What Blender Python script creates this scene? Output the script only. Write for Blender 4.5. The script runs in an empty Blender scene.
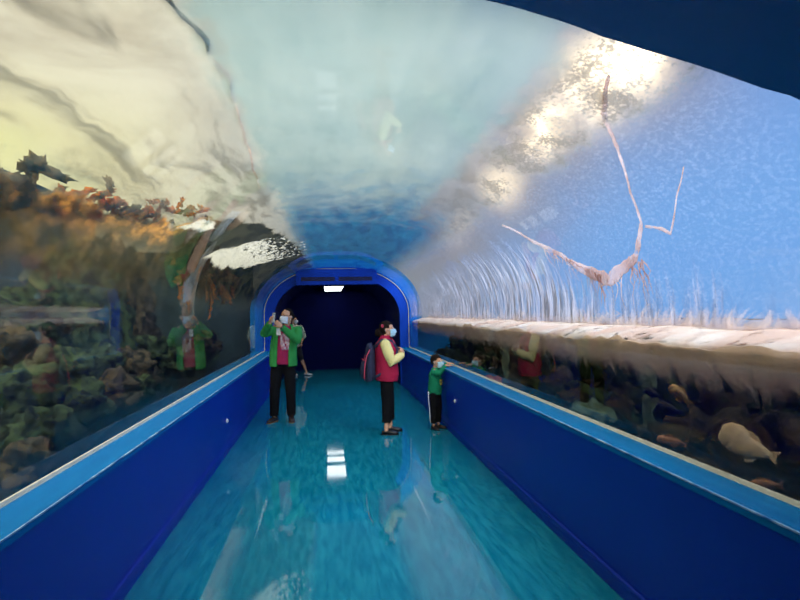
import bpy, bmesh, math, random
from mathutils import Vector, Matrix, noise
random.seed(7)
PI = math.pi
S = bpy.context.scene
COL = S.collection
# ------------------------------------------------------------------ geometry of the tunnel
H = 1.6
XL, XR, ZL, ZT = -1.34, 1.756, 0.837, 2.574      # glass feet, ledge height, crown
CA, CB = 1.30, 0.952                              # elliptical shoulders
FL, FR = -1.194, 1.600                            # floor edges
IL, IR = -1.141, 1.562                            # ledge inner edges
Y0, YP, YE = 1.2, 12.17, 16.3                    # near arch edge, far frame, far end

def profile(off=0.0, n=26):
    z0 = ZT - CB; a = CA; pts = [(XL - off, ZL), (XL - off, (ZL + z0) / 2), (XL - off, z0)]
    for i in range(1, n + 1):
        t = i / n * PI / 2
        pts.append((XL + a - (a + off) * math.cos(t), z0 + (CB + off) * math.sin(t)))
    for i in range(0, n + 1):
        t = PI / 2 - i / n * PI / 2
        pts.append((XR - a + (a + off) * math.cos(t), z0 + (CB + off) * math.sin(t)))
    pts += [(XR + off, (ZL + z0) / 2), (XR + off, ZL)]
    return pts
_P = profile(0, 200); _S = [0]
for a_, b_ in zip(_P, _P[1:]): _S.append(_S[-1] + math.hypot(b_[0]-a_[0], b_[1]-a_[1]))
LU = _S[-1]
def at_u(u, v, off=0.0):
    """point on the arch at arc length u from the left ledge and distance v along the tunnel, moved outward by off"""
    u = min(max(u, 0), LU - 1e-5)
    lo = 0
    for i in range(len(_S) - 1):
        if _S[i + 1] >= u: lo = i; break
    t = (u - _S[lo]) / (_S[lo + 1] - _S[lo])
    x = _P[lo][0] + t * (_P[lo+1][0] - _P[lo][0]); z = _P[lo][1] + t * (_P[lo+1][1] - _P[lo][1])
    dx, dz = _P[lo+1][0] - _P[lo][0], _P[lo+1][1] - _P[lo][1]; l = math.hypot(dx, dz)
    n = Vector((-dz / l, 0, dx / l))
    return Vector((x, v, z)) + n * off, n

# ------------------------------------------------------------------ object helpers
def tag(o, label=None, cat=None, group=None, kind=None):
    if label: o['label'] = label
    if cat: o['category'] = cat
    if group: o['group'] = group
    if kind: o['kind'] = kind
    return o
def link(name, bm, mat, parent=None, smooth=True):
    me = bpy.data.meshes.new(name)
    bmesh.ops.recalc_face_normals(bm, faces=bm.faces[:]) if smooth != 'raw' else None
    bm.to_mesh(me); bm.free()
    o = bpy.data.objects.new(name, me); COL.objects.link(o)
    if isinstance(mat, (list, tuple)):
        for m in mat: me.materials.append(m)
    elif mat: me.materials.append(mat)
    if smooth:
        for p in me.polygons: p.use_smooth = True
    if parent: o.parent = parent
    return o
def empty(name, loc=(0, 0, 0), rz=0.0, s=1.0):
    o = bpy.data.objects.new(name, None); COL.objects.link(o)
    o.location = loc; o.rotation_euler = (0, 0, rz); o.scale = (s, s, s); o.empty_display_size = .1
    return o
def box(bm, x0, x1, y0, y1, z0, z1, bev=0.0):
    vs = [bm.verts.new(p) for p in ((x0,y0,z0),(x1,y0,z0),(x1,y1,z0),(x0,y1,z0),(x0,y0,z1),(x1,y0,z1),(x1,y1,z1),(x0,y1,z1))]
    fs = [bm.faces.new([vs[i] for i in q]) for q in ((0,3,2,1),(4,5,6,7),(0,1,5,4),(1,2,6,5),(2,3,7,6),(3,0,4,7))]
    if bev:
        es = set(e for f in fs for e in f.edges)
        bmesh.ops.bevel(bm, geom=list(es), offset=bev, segments=2, affect='EDGES')
def boxo(name, mat, dims, parent=None, bev=0.0):
    bm = bmesh.new(); box(bm, *dims, bev=bev); return link(name, bm, mat, parent, smooth=False)
def prism(name, mat, poly, y0, y1, parent=None):
    """polygon in XZ extruded along Y"""
    bm = bmesh.new()
    a = [bm.verts.new((x, y0, z)) for x, z in poly]; b = [bm.verts.new((x, y1, z)) for x, z in poly]
    n = len(poly); bm.faces.new(a); bm.faces.new(b[::-1])
    for i in range(n): bm.faces.new((a[i], b[i], b[(i+1) % n], a[(i+1) % n]))
    return link(name, bm, mat, parent, smooth=False)
def loft(bm, pts, rad, n=12, side=None, cap=True):
    """tube through pts; rad = list of r or (r_side, r_other)"""
    pts = [Vector(p) for p in pts]; rings = []
    sd = Vector(side) if side else None
    for i, p in enumerate(pts):
        if i == 0: t = pts[1] - p
        elif i == len(pts) - 1: t = p - pts[-2]
        else: t = (pts[i+1] - p).normalized() + (p - pts[i-1]).normalized()
        t.normalize()
        if sd is None: sd = t.orthogonal()
        a = sd - t * sd.dot(t)
        if a.length < 1e-4: a = t.orthogonal()
        a.normalize(); sd_next = a
        if side is None: sd = sd_next
        b = t.cross(a)
        r = rad[i] if isinstance(rad[i], (tuple, list)) else (rad[i], rad[i])
        rings.append([bm.verts.new(p + a * r[0] * math.cos(2*PI*k/n) + b * r[1] * math.sin(2*PI*k/n)) for k in range(n)])
    for r0, r1 in zip(rings, rings[1:]):
        for k in range(n): bm.faces.new((r0[k], r0[(k+1) % n], r1[(k+1) % n], r1[k]))
    if cap: bm.faces.new(rings[0][::-1]); bm.faces.new(rings[-1])
def ball(bm, c, r, M=None, seg=14, rings=10):
    c = Vector(c); r = (r, r, r) if not isinstance(r, (tuple, list)) else r
    m = Matrix.Translation(c) @ (M.to_4x4() if M else Matrix()) @ Matrix.Diagonal((*r, 1))
    return bmesh.ops.create_uvsphere(bm, u_segments=seg, v_segments=rings, radius=1, matrix=m)['verts']
def remesh(o, vox, smooth=2):
    m = o.modifiers.new('remesh', 'REMESH'); m.mode = 'VOXEL'; m.voxel_size = vox; m.use_smooth_shade = True
    if smooth:
        s = o.modifiers.new('smooth', 'SMOOTH'); s.factor = .5; s.iterations = smooth
    return o

# ------------------------------------------------------------------ material helpers
class NT:
    def __init__(s, tree): s.t = tree; s.n = tree.nodes; s.l = tree.links
    def put(s, sock, v):
        if isinstance(v, bpy.types.NodeSocket): s.l.new(v, sock)
        elif v is not None:
            if isinstance(v, (tuple, list)) and len(v) == 3 and sock.type == 'RGBA': v = (*v, 1)
            sock.default_value = v
    def m(s, op, a, b=None, c=None, clamp=False):
        n = s.n.new('ShaderNodeMath'); n.operation = op; n.use_clamp = clamp
        s.put(n.inputs[0], a); s.put(n.inputs[1], b); s.put(n.inputs[2], c); return n.outputs[0]
    def vm(s, op, a, b=None):
        n = s.n.new('ShaderNodeVectorMath'); n.operation = op; s.put(n.inputs[0], a); s.put(n.inputs[1], b)
        return n.outputs['Value'] if op in ('DOT_PRODUCT', 'LENGTH') else n.outputs[0]
    def ss(s, e0, e1, x, o0=0.0, o1=1.0, lin=False):
        n = s.n.new('ShaderNodeMapRange'); n.interpolation_type = 'LINEAR' if lin else 'SMOOTHSTEP'
        s.put(n.inputs[0], x); s.put(n.inputs[1], e0); s.put(n.inputs[2], e1); s.put(n.inputs[3], o0); s.put(n.inputs[4], o1)
        return n.outputs[0]
    def mix(s, f, a, b):
        n = s.n.new('ShaderNodeMix'); n.data_type = 'RGBA'; s.put(n.inputs[0], f); s.put(n.inputs[6], a); s.put(n.inputs[7], b)
        return n.outputs[2]
    def noise(s, vec, scale=1, detail=4, rough=.55, dist=0.0, w=None):
        n = s.n.new('ShaderNodeTexNoise'); s.put(n.inputs['Vector'], vec); n.inputs['Scale'].default_value = scale
        n.inputs['Detail'].default_value = detail; n.inputs['Roughness'].default_value = rough; n.inputs['Distortion'].default_value = dist
        return n.outputs['Fac']
    def vor(s, vec, scale=1, feat='F1'):
        n = s.n.new('ShaderNodeTexVoronoi'); n.feature = feat; s.put(n.inputs['Vector'], vec); n.inputs['Scale'].default_value = scale
        return n.outputs['Distance']
    def xyz(s, x=0.0, y=0.0, z=0.0):
        n = s.n.new('ShaderNodeCombineXYZ')
        for i, v in enumerate((x, y, z)): s.put(n.inputs[i], v)
        return n.outputs[0]
    def sep(s, v):
        n = s.n.new('ShaderNodeSeparateXYZ'); s.put(n.inputs[0], v); return n.outputs
    def curve(s, x, pts, x0, x1):
        """piecewise curve y(x), points in real units (y scaled to 0..6)"""
        n = s.n.new('ShaderNodeFloatCurve'); c = n.mapping.curves[0]
        nx = s.ss(x0, x1, x, lin=True)
        P = [((px - x0) / (x1 - x0), py / 6.0) for px, py in pts]
        c.points[0].location = P[0]; c.points[1].location = P[-1]
        for p in P[1:-1]: c.points.new(*p)
        for p in c.points: p.handle_type = 'VECTOR'
        n.mapping.update(); s.put(n.inputs['Value'], nx)
        return s.m('MULTIPLY', n.outputs[0], 6.0)
    def shader(s, typ, **kw):
        n = s.n.new(typ)
        for k, v in kw.items(): s.put(n.inputs[k.replace('_', ' ')], v)
        return n.outputs[0]
    def mixs(s, f, a, b):
        n = s.n.new('ShaderNodeMixShader'); s.put(n.inputs[0], f); s.l.new(a, n.inputs[1]); s.l.new(b, n.inputs[2]); return n.outputs[0]
    def bump(s, h, strength=.3, dist=.02):
        n = s.n.new('ShaderNodeBump'); n.inputs['Strength'].default_value = strength; n.inputs['Distance'].default_value = dist
        s.put(n.inputs['Height'], h); return n.outputs[0]
def schlick(t, f0=.04, nrm=None):
    g = t.n.new('ShaderNodeNewGeometry'); c = t.m('ABSOLUTE', t.vm('DOT_PRODUCT', g.outputs['Incoming'], nrm or g.outputs['Normal']))
    return t.m('ADD', f0, t.m('MULTIPLY', 1 - f0, t.m('POWER', t.m('SUBTRACT', 1.0, c, clamp=True), 5.0)))
def newmat(name):
    m = bpy.data.materials.new(name); m.use_nodes = True; m.node_tree.nodes.clear()
    t = NT(m.node_tree); out = t.n.new('ShaderNodeOutputMaterial'); return m, t, out
def srgb(r, g, b):
    f = lambda c: (c / 255 / 12.92) if c / 255 <= .04045 else ((c / 255 + .055) / 1.055) ** 2.4
    return (f(r), f(g), f(b))
def mat(name, col, rough=.6, spec=.5, var=None, vscale=8, vamt=.5, bump=0.0, bscale=30, metal=0.0, coord='Object', stretch=(1, 1, 1), coat=0.0):
    m, t, out = newmat(name)
    n = t.n.new('ShaderNodeBsdfPrincipled')
    n.inputs['Roughness'].default_value = rough; n.inputs['Specular IOR Level'].default_value = spec
    n.inputs['Metallic'].default_value = metal; n.inputs['Coat Weight'].default_value = coat
    tc = t.n.new('ShaderNodeTexCoord').outputs[coord]
    vec = t.vm('MULTIPLY', tc, stretch)
    if var is None: var = tuple(c * .75 for c in col)
    f = t.ss(.5 - vamt / 2, .5 + vamt / 2, t.noise(vec, vscale, 5), lin=True)
    t.put(n.inputs['Base Color'], t.mix(f, col, var))
    if bump: t.put(n.inputs['Normal'], t.bump(t.noise(vec, bscale, 4), bump, .01))
    t.l.new(n.outputs[0], out.inputs[0]); return m

M = {}
M['wall'] = mat('blue_wall_paint', srgb(0, 50, 172), .42, .25, var=srgb(0, 42, 154), vscale=2, vamt=.7, bump=.04, bscale=60)
M['ledge'] = mat('blue_ledge_paint', srgb(0, 124, 186), .6, .08, var=srgb(0, 102, 162), vscale=5, stretch=(6, .6, 1))
M['edge'] = mat('ledge_edge_highlight', srgb(185, 215, 235), .5, var=srgb(30, 110, 180), vscale=7, vamt=.25, stretch=(1, 1, 1))  # pale strip colour stands in for the highlight along the ledge edges
M['seal'] = mat('cream_sealant', srgb(225, 220, 200), .5, var=srgb(195, 188, 165), vscale=14)
M['frame'] = mat('blue_frame_paint', srgb(0, 72, 196), .5, .15, var=srgb(0, 62, 176), vscale=3)
M['navy'] = mat('dark_navy_paint', srgb(0, 10, 84), .7, .1, var=srgb(0, 8, 66), vscale=3)
M['slot'] = mat('navy_slot', srgb(4, 10, 80), .6)
M['header'] = mat('blue_header_paint', srgb(0, 120, 190), .5, .3, var=srgb(0, 108, 176), vscale=2)
M['black'] = mat('black_cloth', srgb(14, 14, 18), .85, .2, var=srgb(8, 8, 10), vscale=12, bump=.3, bscale=25)
M['skin'] = mat('skin', srgb(226, 172, 138), .55, .4, var=srgb(214, 156, 122), vscale=20)
M['hair'] = mat('dark_hair', srgb(22, 15, 12), .85, .1, var=srgb(42, 28, 22), vscale=40, stretch=(1, 1, .2))
M['white'] = mat('white_cloth', srgb(236, 238, 240), .8, .2, var=srgb(220, 224, 230))
M['mask_blue'] = mat('pale_blue_mask_cloth', srgb(160, 205, 225), .8, .2, var=srgb(190, 222, 235))
M['green'] = mat('green_jacket_cloth', srgb(62, 160, 78), .8, .2, var=srgb(46, 132, 66), vscale=7, bump=.5, bscale=14)
M['green2'] = mat('green_sweater_cloth', srgb(28, 142, 98), .85, .2, var=srgb(18, 112, 80), vscale=9, bump=.4, bscale=18)
M['maroon'] = mat('maroon_shirt_cloth', srgb(176, 44, 88), .85, .2, var=srgb(150, 34, 74), vscale=8)
M['vest'] = mat('red_vest_cloth', srgb(188, 30, 72), .75, .3, var=srgb(160, 22, 58), vscale=8, bump=.5, bscale=16)
M['yellow'] = mat('pale_yellow_sleeve_cloth', srgb(246, 232, 160), .85, .2, var=srgb(236, 216, 140), vscale=8, bump=.4, bscale=16)
M['pack'] = mat('charcoal_backpack_cloth', srgb(54, 56, 82), .8, .3, var=srgb(40, 42, 62), vscale=10, bump=.4)
M['pink'] = mat('pink_piping', srgb(214, 70, 96), .6)
M['shoe'] = mat('dark_shoe_leather', srgb(34, 26, 24), .45, .5, var=srgb(56, 42, 34))
M['sole'] = mat('tan_sole', srgb(120, 96, 72), .7)
M['flat'] = mat('black_flat_shoe', srgb(16, 14, 18), .4, .5)
M['phone'] = mat('white_phone', srgb(232, 236, 240), .2, .6)
M['lens'] = mat('black_glass', srgb(10, 10, 14), .1, .7)
M['pale'] = mat('pale_shirt_cloth', srgb(205, 212, 190), .85, .2, var=srgb(180, 190, 170), vscale=10)
M['short'] = mat('dark_shorts_cloth', srgb(30, 30, 40), .85)
M['badge'] = mat('badge_plastic', srgb(240, 240, 236), .35, .5)
M['print'] = mat('yellow_print', srgb(190, 175, 80), .8)
M['stud'] = mat('white_stud', srgb(240, 244, 250), .3)
M['rock'] = mat('mossy_rock', srgb(50, 62, 34), .95, .1, var=srgb(10, 18, 14), vscale=9.0, vamt=.22, bump=1.0, bscale=14)
M['rock2'] = mat('brown_reef_rock', srgb(70, 60, 38), .95, .1, var=srgb(14, 20, 17), vscale=8, vamt=.25, bump=1.0, bscale=14)
M['weed'] = mat('dark_green_weed', srgb(46, 60, 34), .9, .1, var=srgb(26, 34, 24), vscale=4)
M['weed2'] = mat('brown_weed', srgb(84, 66, 42), .9, .1, var=srgb(40, 36, 28), vscale=4)
M['kelp'] = mat('orange_brown_kelp', srgb(196, 118, 40), .6, .3, var=srgb(112, 66, 26), vscale=5)
def leaf_mat(name, c1, c2):
    m, t, out = newmat(name); tc = t.n.new('ShaderNodeTexCoord').outputs['Object']; c = t.mix(t.ss(.4, .6, t.noise(tc, 14, 4)), c1, c2)
    t.l.new(t.mixs(.65, t.shader('ShaderNodeBsdfDiffuse', Color=c), t.shader('ShaderNodeBsdfTranslucent', Color=c)), out.inputs[0]); return m
M['leaf'] = leaf_mat('orange_kelp_leaf', srgb(248, 176, 84), srgb(196, 140, 70))
M['leaf2'] = leaf_mat('olive_kelp_leaf', srgb(170, 150, 96), srgb(130, 116, 80))
M['bed'] = mat('tank_bed', srgb(34, 42, 32), .95, .1, var=srgb(22, 26, 24), vscale=2, bump=.8, bscale=5)
M['tankwall'] = mat('algae_tank_wall', srgb(60, 78, 76), .95, .05, var=srgb(28, 36, 32), vscale=.9, vamt=.35, stretch=(1, 1, .35))
M['tankwall2'] = mat('algae_tank_wall_right', srgb(40, 44, 34), .95, .05, var=srgb(20, 26, 22), vscale=1.2, vamt=.35, stretch=(1, 1, .5))
M['fish_cream'] = mat('cream_fish_skin', srgb(236, 212, 160), .5, .4, var=srgb(206, 170, 112), vscale=22)
M['fish_tan'] = mat('mottled_tan_fish_skin', srgb(196, 162, 96), .5, .4, var=srgb(84, 66, 40), vscale=16, vamt=.2)
M['fish_navy'] = mat('navy_fish_skin', srgb(14, 20, 36), .5, .4)
M['fish_orange'] = mat('rusty_fish_skin', srgb(176, 120, 62), .5, .4, var=srgb(110, 74, 40), vscale=14)

def floor_mat():
    m, t, out = newmat('teal_floor_sheet')
    tc = t.n.new('ShaderNodeTexCoord').outputs['Object']
    n1 = t.noise(t.vm('MULTIPLY', tc, (22, 3.2, 1)), 1, 4, .65)
    n2 = t.noise(t.vm('MULTIPLY', tc, (2.2, .7, 1)), 1, 3)
    n3 = t.noise(t.vm('MULTIPLY', tc, (60, 8, 1)), 1, 2, .5)
    c = t.mix(t.ss(.35, .68, n1), srgb(6, 118, 142), srgb(34, 148, 164))
    c = t.mix(t.ss(.35, .7, n2, 0, .45), c, srgb(6, 106, 130))
    c = t.mix(t.ss(.62, .8, n3, 0, .3), c, srgb(60, 165, 178))
    p = t.n.new('ShaderNodeBsdfPrincipled'); t.put(p.inputs['Base Color'], c)
    t.put(p.inputs['Roughness'], t.ss(.3, .7, n2, .02, .07)); p.inputs['Specular IOR Level'].default_value = .55
    t.l.new(p.outputs[0], out.inputs[0]); return m
M['floor'] = floor_mat()

def glass_mat():
    m, t, out = newmat('clear_acrylic')
    tr = t.shader('ShaderNodeBsdfTransparent', Color=(.96, .98, .98))
    gl = t.shader('ShaderNodeBsdfGlossy', Color=(1, 1, 1), Roughness=.015)
    t.l.new(t.mixs(schlick(t), tr, gl), out.inputs[0]); return m
M['glass'] = glass_mat()

def film_mat():
    """running water over the arch: clear, milky, foamy or murky by where it runs (UV = arc length, distance)"""
    m, t, out = newmat('running_water')
    uvn = t.n.new('ShaderNodeUVMap'); uvn.uv_map = 'UVMap'
    uv = t.vm('MULTIPLY', uvn.outputs[0], (10, 20, 0)); s = t.sep(uv); u, v = s[0], s[1]
    N = lambda a, b, sc=1, d=4, r=.55, off=0.0: t.noise(t.xyz(t.m('MULTIPLY', u, a), t.m('MULTIPLY', v, b), off), sc, d, r)
    w1 = N(1.2, .9, 1, 4)                       # broad waves
    w2 = N(5, 3, 1, 5, .6, 3.1)                 # medium
    fine = N(62, 40, 1, 4, .65, 7.7)             # hammered speckle
    streak = N(2.2, 17, 1, 4, .65, 1.3)         # falls down the arc
    along = N(9, 1.4, 1, 4, .6, 5.0)            # ripples along the tunnel
    uj = t.m('ADD', u, t.m('MULTIPLY', t.m('SUBTRACT', w2, .5), .30))
    uw = t.m('ADD', u, t.m('MULTIPLY', t.m('SUBTRACT', w1, .5), .35))
    # --- masks
    teal = t.m('MULTIPLY', t.ss(2.08, 2.26, uj), t.ss(3.72, 3.35, uj))
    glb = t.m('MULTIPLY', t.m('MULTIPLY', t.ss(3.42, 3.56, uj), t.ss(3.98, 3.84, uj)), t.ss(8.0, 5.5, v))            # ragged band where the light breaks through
    cream = t.m('MULTIPLY', t.ss(1.36, 1.5, uj), t.ss(2.26, 2.10, uj))
    # murky edge climbs the arch towards the far end
    edge = t.curve(v, [(1.5, 1.30), (2.9, 1.36), (4.2, 1.46), (4.9, 1.78), (6.0, 2.0), (8.0, 2.2), (12.2, 2.3)], 1.5, 12.2)
    murk = t.m('MULTIPLY', t.ss(.05, -.03, t.m('SUBTRACT', uj, edge)), t.ss(.55, 1.1, u))
    deep = t.m('MULTIPLY', t.ss(3.4, 6.6, t.m('ADD', v, t.m('MULTIPLY', t.m('SUBTRACT', w2, .5), 2.5))), t.m('MULTIPLY', t.ss(2.0, 2.4, u), t.ss(4.3, 3.6, u)))
    right = t.ss(3.86, 3.98, uj)
    # curtain of falls on the right
    cur = t.curve(v, [(1.5, 4.86), (2.1, 4.80), (2.5, 4.62), (2.75, 4.6), (3.0, 4.6), (3.4, 4.62), (3.9, 4.46), (4.3, 4.24), (4.7, 4.1), (6.5, 4.05), (12.2, 4.3)], 1.5, 12.2)
    fall = t.m('MULTIPLY', t.ss(0.0, .55, t.m('SUBTRACT', t.m('ADD', u, t.m('MULTIPLY', t.m('SUBTRACT', streak, .5), .9)), cur)), t.ss(5.06, 5.0, u))
    # bright splash beside the far frame, and a streak over the kelp
    spl0 = t.curve(v, [(1.5, 1.4), (4.1, 1.40), (4.7, 1.60), (5.1, 1.66), (5.3, 1.33), (6.4, 1.50), (7.0, 1.75), (8.0, 1.92), (9.2, 2.1), (12.2, 2.1)], 1.5, 12.2)
    splw = t.curve(v, [(1.5, 0), (4.0, 0), (4.5, .13), (4.8, .14), (5.2, .0), (5.5, .06), (6.4, .27), (7.0, .46), (8.0, .50), (9.0, .28), (9.6, .0), (12.2, .0)], 1.5, 12.2)
    dsp = t.m('ABSOLUTE', t.m('SUBTRACT', t.m('ADD', u, t.m('MULTIPLY', t.m('SUBTRACT', w2, .5), .22)), spl0))
    splash = t.ss(.0, -.05, t.m('SUBTRACT', dsp, t.m('SUBTRACT', splw, .05)))
    hol = t.noise(t.xyz(t.m('MULTIPLY', u, 16), t.m('MULTIPLY', v, 5), 4.0), 1, 4, .65)
    splash = t.m('MULTIPLY', splash, t.ss(.0, .07, t.m('SUBTRACT', hol, t.ss(1.45, 2.2, u, .32, .56))))
    # --- opacity
    op = t.m('MULTIPLY', teal, t.ss(.3, .7, w2, .84, .93))
    op = t.m('MAXIMUM', op, t.m('MULTIPLY', cream, t.ss(.38, .72, t.noise(t.xyz(t.m('MULTIPLY', uw, 5.5), t.m('MULTIPLY', v, .75), 12.0), 1, 4, .55, .8), .10, .85)))
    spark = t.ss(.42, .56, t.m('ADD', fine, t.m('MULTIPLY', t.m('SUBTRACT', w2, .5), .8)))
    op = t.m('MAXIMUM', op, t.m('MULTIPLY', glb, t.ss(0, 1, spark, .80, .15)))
    op = t.m('MAXIMUM', op, t.m('MULTIPLY', murk, t.ss(t.ss(4.5, 6.5, v, .70, .55), t.ss(4.5, 6.5, v, 1.36, 1.15), t.m('ADD', u, t.m('MULTIPLY', t.m('SUBTRACT', w1, .5), .6)), .0, .94)))
    op = t.m('MAXIMUM', op, t.m('MULTIPLY', deep, .90))
    op = t.m('MAXIMUM', op, t.m('MULTIPLY', right, t.ss(.42, .70, fine, .05, .17)))
    op = t.m('MAXIMUM', op, t.m('MULTIPLY', fall, t.ss(.34, .58, streak, .30, .92)))
    op = t.m('MAXIMUM', op, splash)
    op = t.m('MULTIPLY', op, t.ss(5.02, 4.92, u))
    # --- colour of the suspended foam / silt
    c = t.mix(t.ss(.3, .7, t.m('ADD', t.m('MULTIPLY', w1, .7), t.m('MULTIPLY', along, .3))), srgb(146, 166, 158), srgb(180, 192, 180))
    cw = t.noise(t.xyz(t.m('MULTIPLY', uw, 5.5), t.m('MULTIPLY', v, .75), 12.0), 1, 4, .55, .8)
    c = t.mix(cream, c, t.mix(t.ss(.40, .62, cw), srgb(236, 220, 190), srgb(128, 120, 104)))
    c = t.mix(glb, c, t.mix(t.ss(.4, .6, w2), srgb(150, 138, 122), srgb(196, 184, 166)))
    c = t.mix(right, c, t.mix(t.ss(.45, .6, fine), srgb(120, 140, 180), srgb(225, 232, 245)))
    c = t.mix(deep, c, t.mix(t.ss(.3, .75, along), srgb(0, 84, 132), srgb(26, 122, 160)))
    c = t.mix(t.m('MULTIPLY', fall, t.ss(4.2, 4.4, u)), c, t.mix(t.ss(.40, .60, N(3, 26, 1, 3, .6, 9.0)), srgb(150, 136, 122), srgb(250, 240, 234)))
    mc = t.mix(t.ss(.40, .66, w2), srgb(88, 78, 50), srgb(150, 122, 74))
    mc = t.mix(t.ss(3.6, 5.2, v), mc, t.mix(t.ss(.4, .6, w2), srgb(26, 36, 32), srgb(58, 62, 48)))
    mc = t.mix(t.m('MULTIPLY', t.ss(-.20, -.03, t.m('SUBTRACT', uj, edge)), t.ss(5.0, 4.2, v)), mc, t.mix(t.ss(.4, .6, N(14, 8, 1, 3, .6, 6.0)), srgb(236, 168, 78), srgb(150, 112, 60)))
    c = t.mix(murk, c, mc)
    c = t.mix(splash, c, srgb(255, 252, 236))
    hgt = t.m('ADD', t.m('MULTIPLY', w2, .6), t.m('MULTIPLY', fine, .4))
    bmp = t.bump(hgt, .6, .03)
    tl = t.shader('ShaderNodeBsdfTranslucent', Color=c)
    df = t.shader('ShaderNodeBsdfDiffuse', Color=c)
    body = t.mixs(.3, tl, df)
    tr = t.shader('ShaderNodeBsdfTransparent', Color=(1, 1, 1))
    sh = t.mixs(op, tr, body)
    gl = t.shader('ShaderNodeBsdfGlossy', Color=(1, 1, 1), Roughness=.12, Normal=bmp)
    sh = t.mixs(t.m('MULTIPLY', t.ss(5.06, 5.0, u), .05), sh, gl)
    t.l.new(sh, out.inputs[0]); return m
M['film'] = film_mat()

def alpha_mat(name, c1, c2, stretch, scale, e0, e1, trans=.6, amax=1.0, coord='Object'):
    """foam or bubbles: bright scattering froth with holes where the water is clear"""
    m, t, out = newmat(name)
    tc = t.n.new('ShaderNodeTexCoord').outputs[coord]
    vec = t.vm('MULTIPLY', tc, stretch); n1 = t.noise(vec, scale, 5, .62); n2 = t.noise(vec, scale * .45, 3, .5)
    c = t.mix(t.ss(.4, .62, n2), c1, c2)
    body = t.mixs(trans, t.shader('ShaderNodeBsdfDiffuse', Color=c), t.shader('ShaderNodeBsdfTranslucent', Color=c))
    tr = t.shader('ShaderNodeBsdfTransparent', Color=(1, 1, 1))
    t.l.new(t.mixs(t.ss(e0, e1, n1, 0, amax), tr, body), out.inputs[0]); return m
M['foam'] = alpha_mat('white_foam', srgb(255, 244, 234), srgb(246, 220, 204), (1, 1.6, 3), 5, .34, .46, .45)
def froth_mat():
    m, t, out = newmat('brown_froth')
    tc = t.n.new('ShaderNodeTexCoord').outputs['Object']; z = t.sep(tc)[2]
    n = t.noise(t.vm('MULTIPLY', tc, (1, 9, 1.5)), 2, 5, .65); n2 = t.noise(t.vm('MULTIPLY', tc, (1, 3, 1)), 1.2, 2)
    a = t.m('MULTIPLY', t.ss(1.16, 1.40, t.m('ADD', z, t.m('MULTIPLY', t.m('SUBTRACT', n, .5), .28))), .92)
    c = t.mix(n2, srgb(240, 214, 186), srgb(206, 178, 146))
    body = t.mixs(.5, t.shader('ShaderNodeBsdfDiffuse', Color=c), t.shader('ShaderNodeBsdfTranslucent', Color=c))
    t.l.new(t.mixs(a, t.shader('ShaderNodeBsdfTransparent', Color=(1, 1, 1)), body), out.inputs[0]); return m
M['froth'] = froth_mat()
M['foamhard'] = alpha_mat('bright_foam', srgb(255, 252, 235), srgb(250, 244, 224), (1, 1.2, 1), 4, .36, .46, .7)
M['ridge'] = alpha_mat('foam_ridge', srgb(255, 238, 230), srgb(236, 208, 194), (1, 1, 1), 9, .30, .46, .8, .95)
M['ridge_dark'] = alpha_mat('silt_line', srgb(120, 112, 92), srgb(90, 84, 66), (1, 1, 1), 8, .25, .4, .75)
M['bubble'] = alpha_mat('rising_bubbles', srgb(176, 200, 160), srgb(140, 170, 140), (6, 6, 2), 3, .30, .75, .5, .55)

def water_mat(name, tint, col, op):
    m, t, out = newmat(name)
    tc = t.n.new('ShaderNodeTexCoord').outputs['Object']
    n = t.noise(t.vm('MULTIPLY', tc, (2, 1, 1)), 2.5, 5, .6)
    bmp = t.bump(n, .6, .06)
    tr = t.shader('ShaderNodeBsdfTransparent', Color=tint); df = t.shader('ShaderNodeBsdfDiffuse', Color=col)
    gl = t.shader('ShaderNodeBsdfGlossy', Color=(1, 1, 1), Roughness=.06, Normal=bmp)
    sh = t.mixs(t.ss(.42, .62, n, op * .4, op), tr, df)
    t.l.new(t.mixs(schlick(t, .02, bmp), sh, gl), out.inputs[0]); return m
M['water_r'] = water_mat('choppy_water', (.40, .45, .36), srgb(205, 200, 205), .75)
M['water_l'] = water_mat('murky_water', (.34, .42, .22), srgb(120, 110, 70), .5)

def lamp_mat():
    m, t, out = newmat('lamp_diffuser')
    t.l.new(t.shader('ShaderNodeEmission', Color=(.95, 1, 1), Strength=LAMP), out.inputs[0]); return m
LAMP = 4.0
M['lamp'] = lamp_mat()

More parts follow.
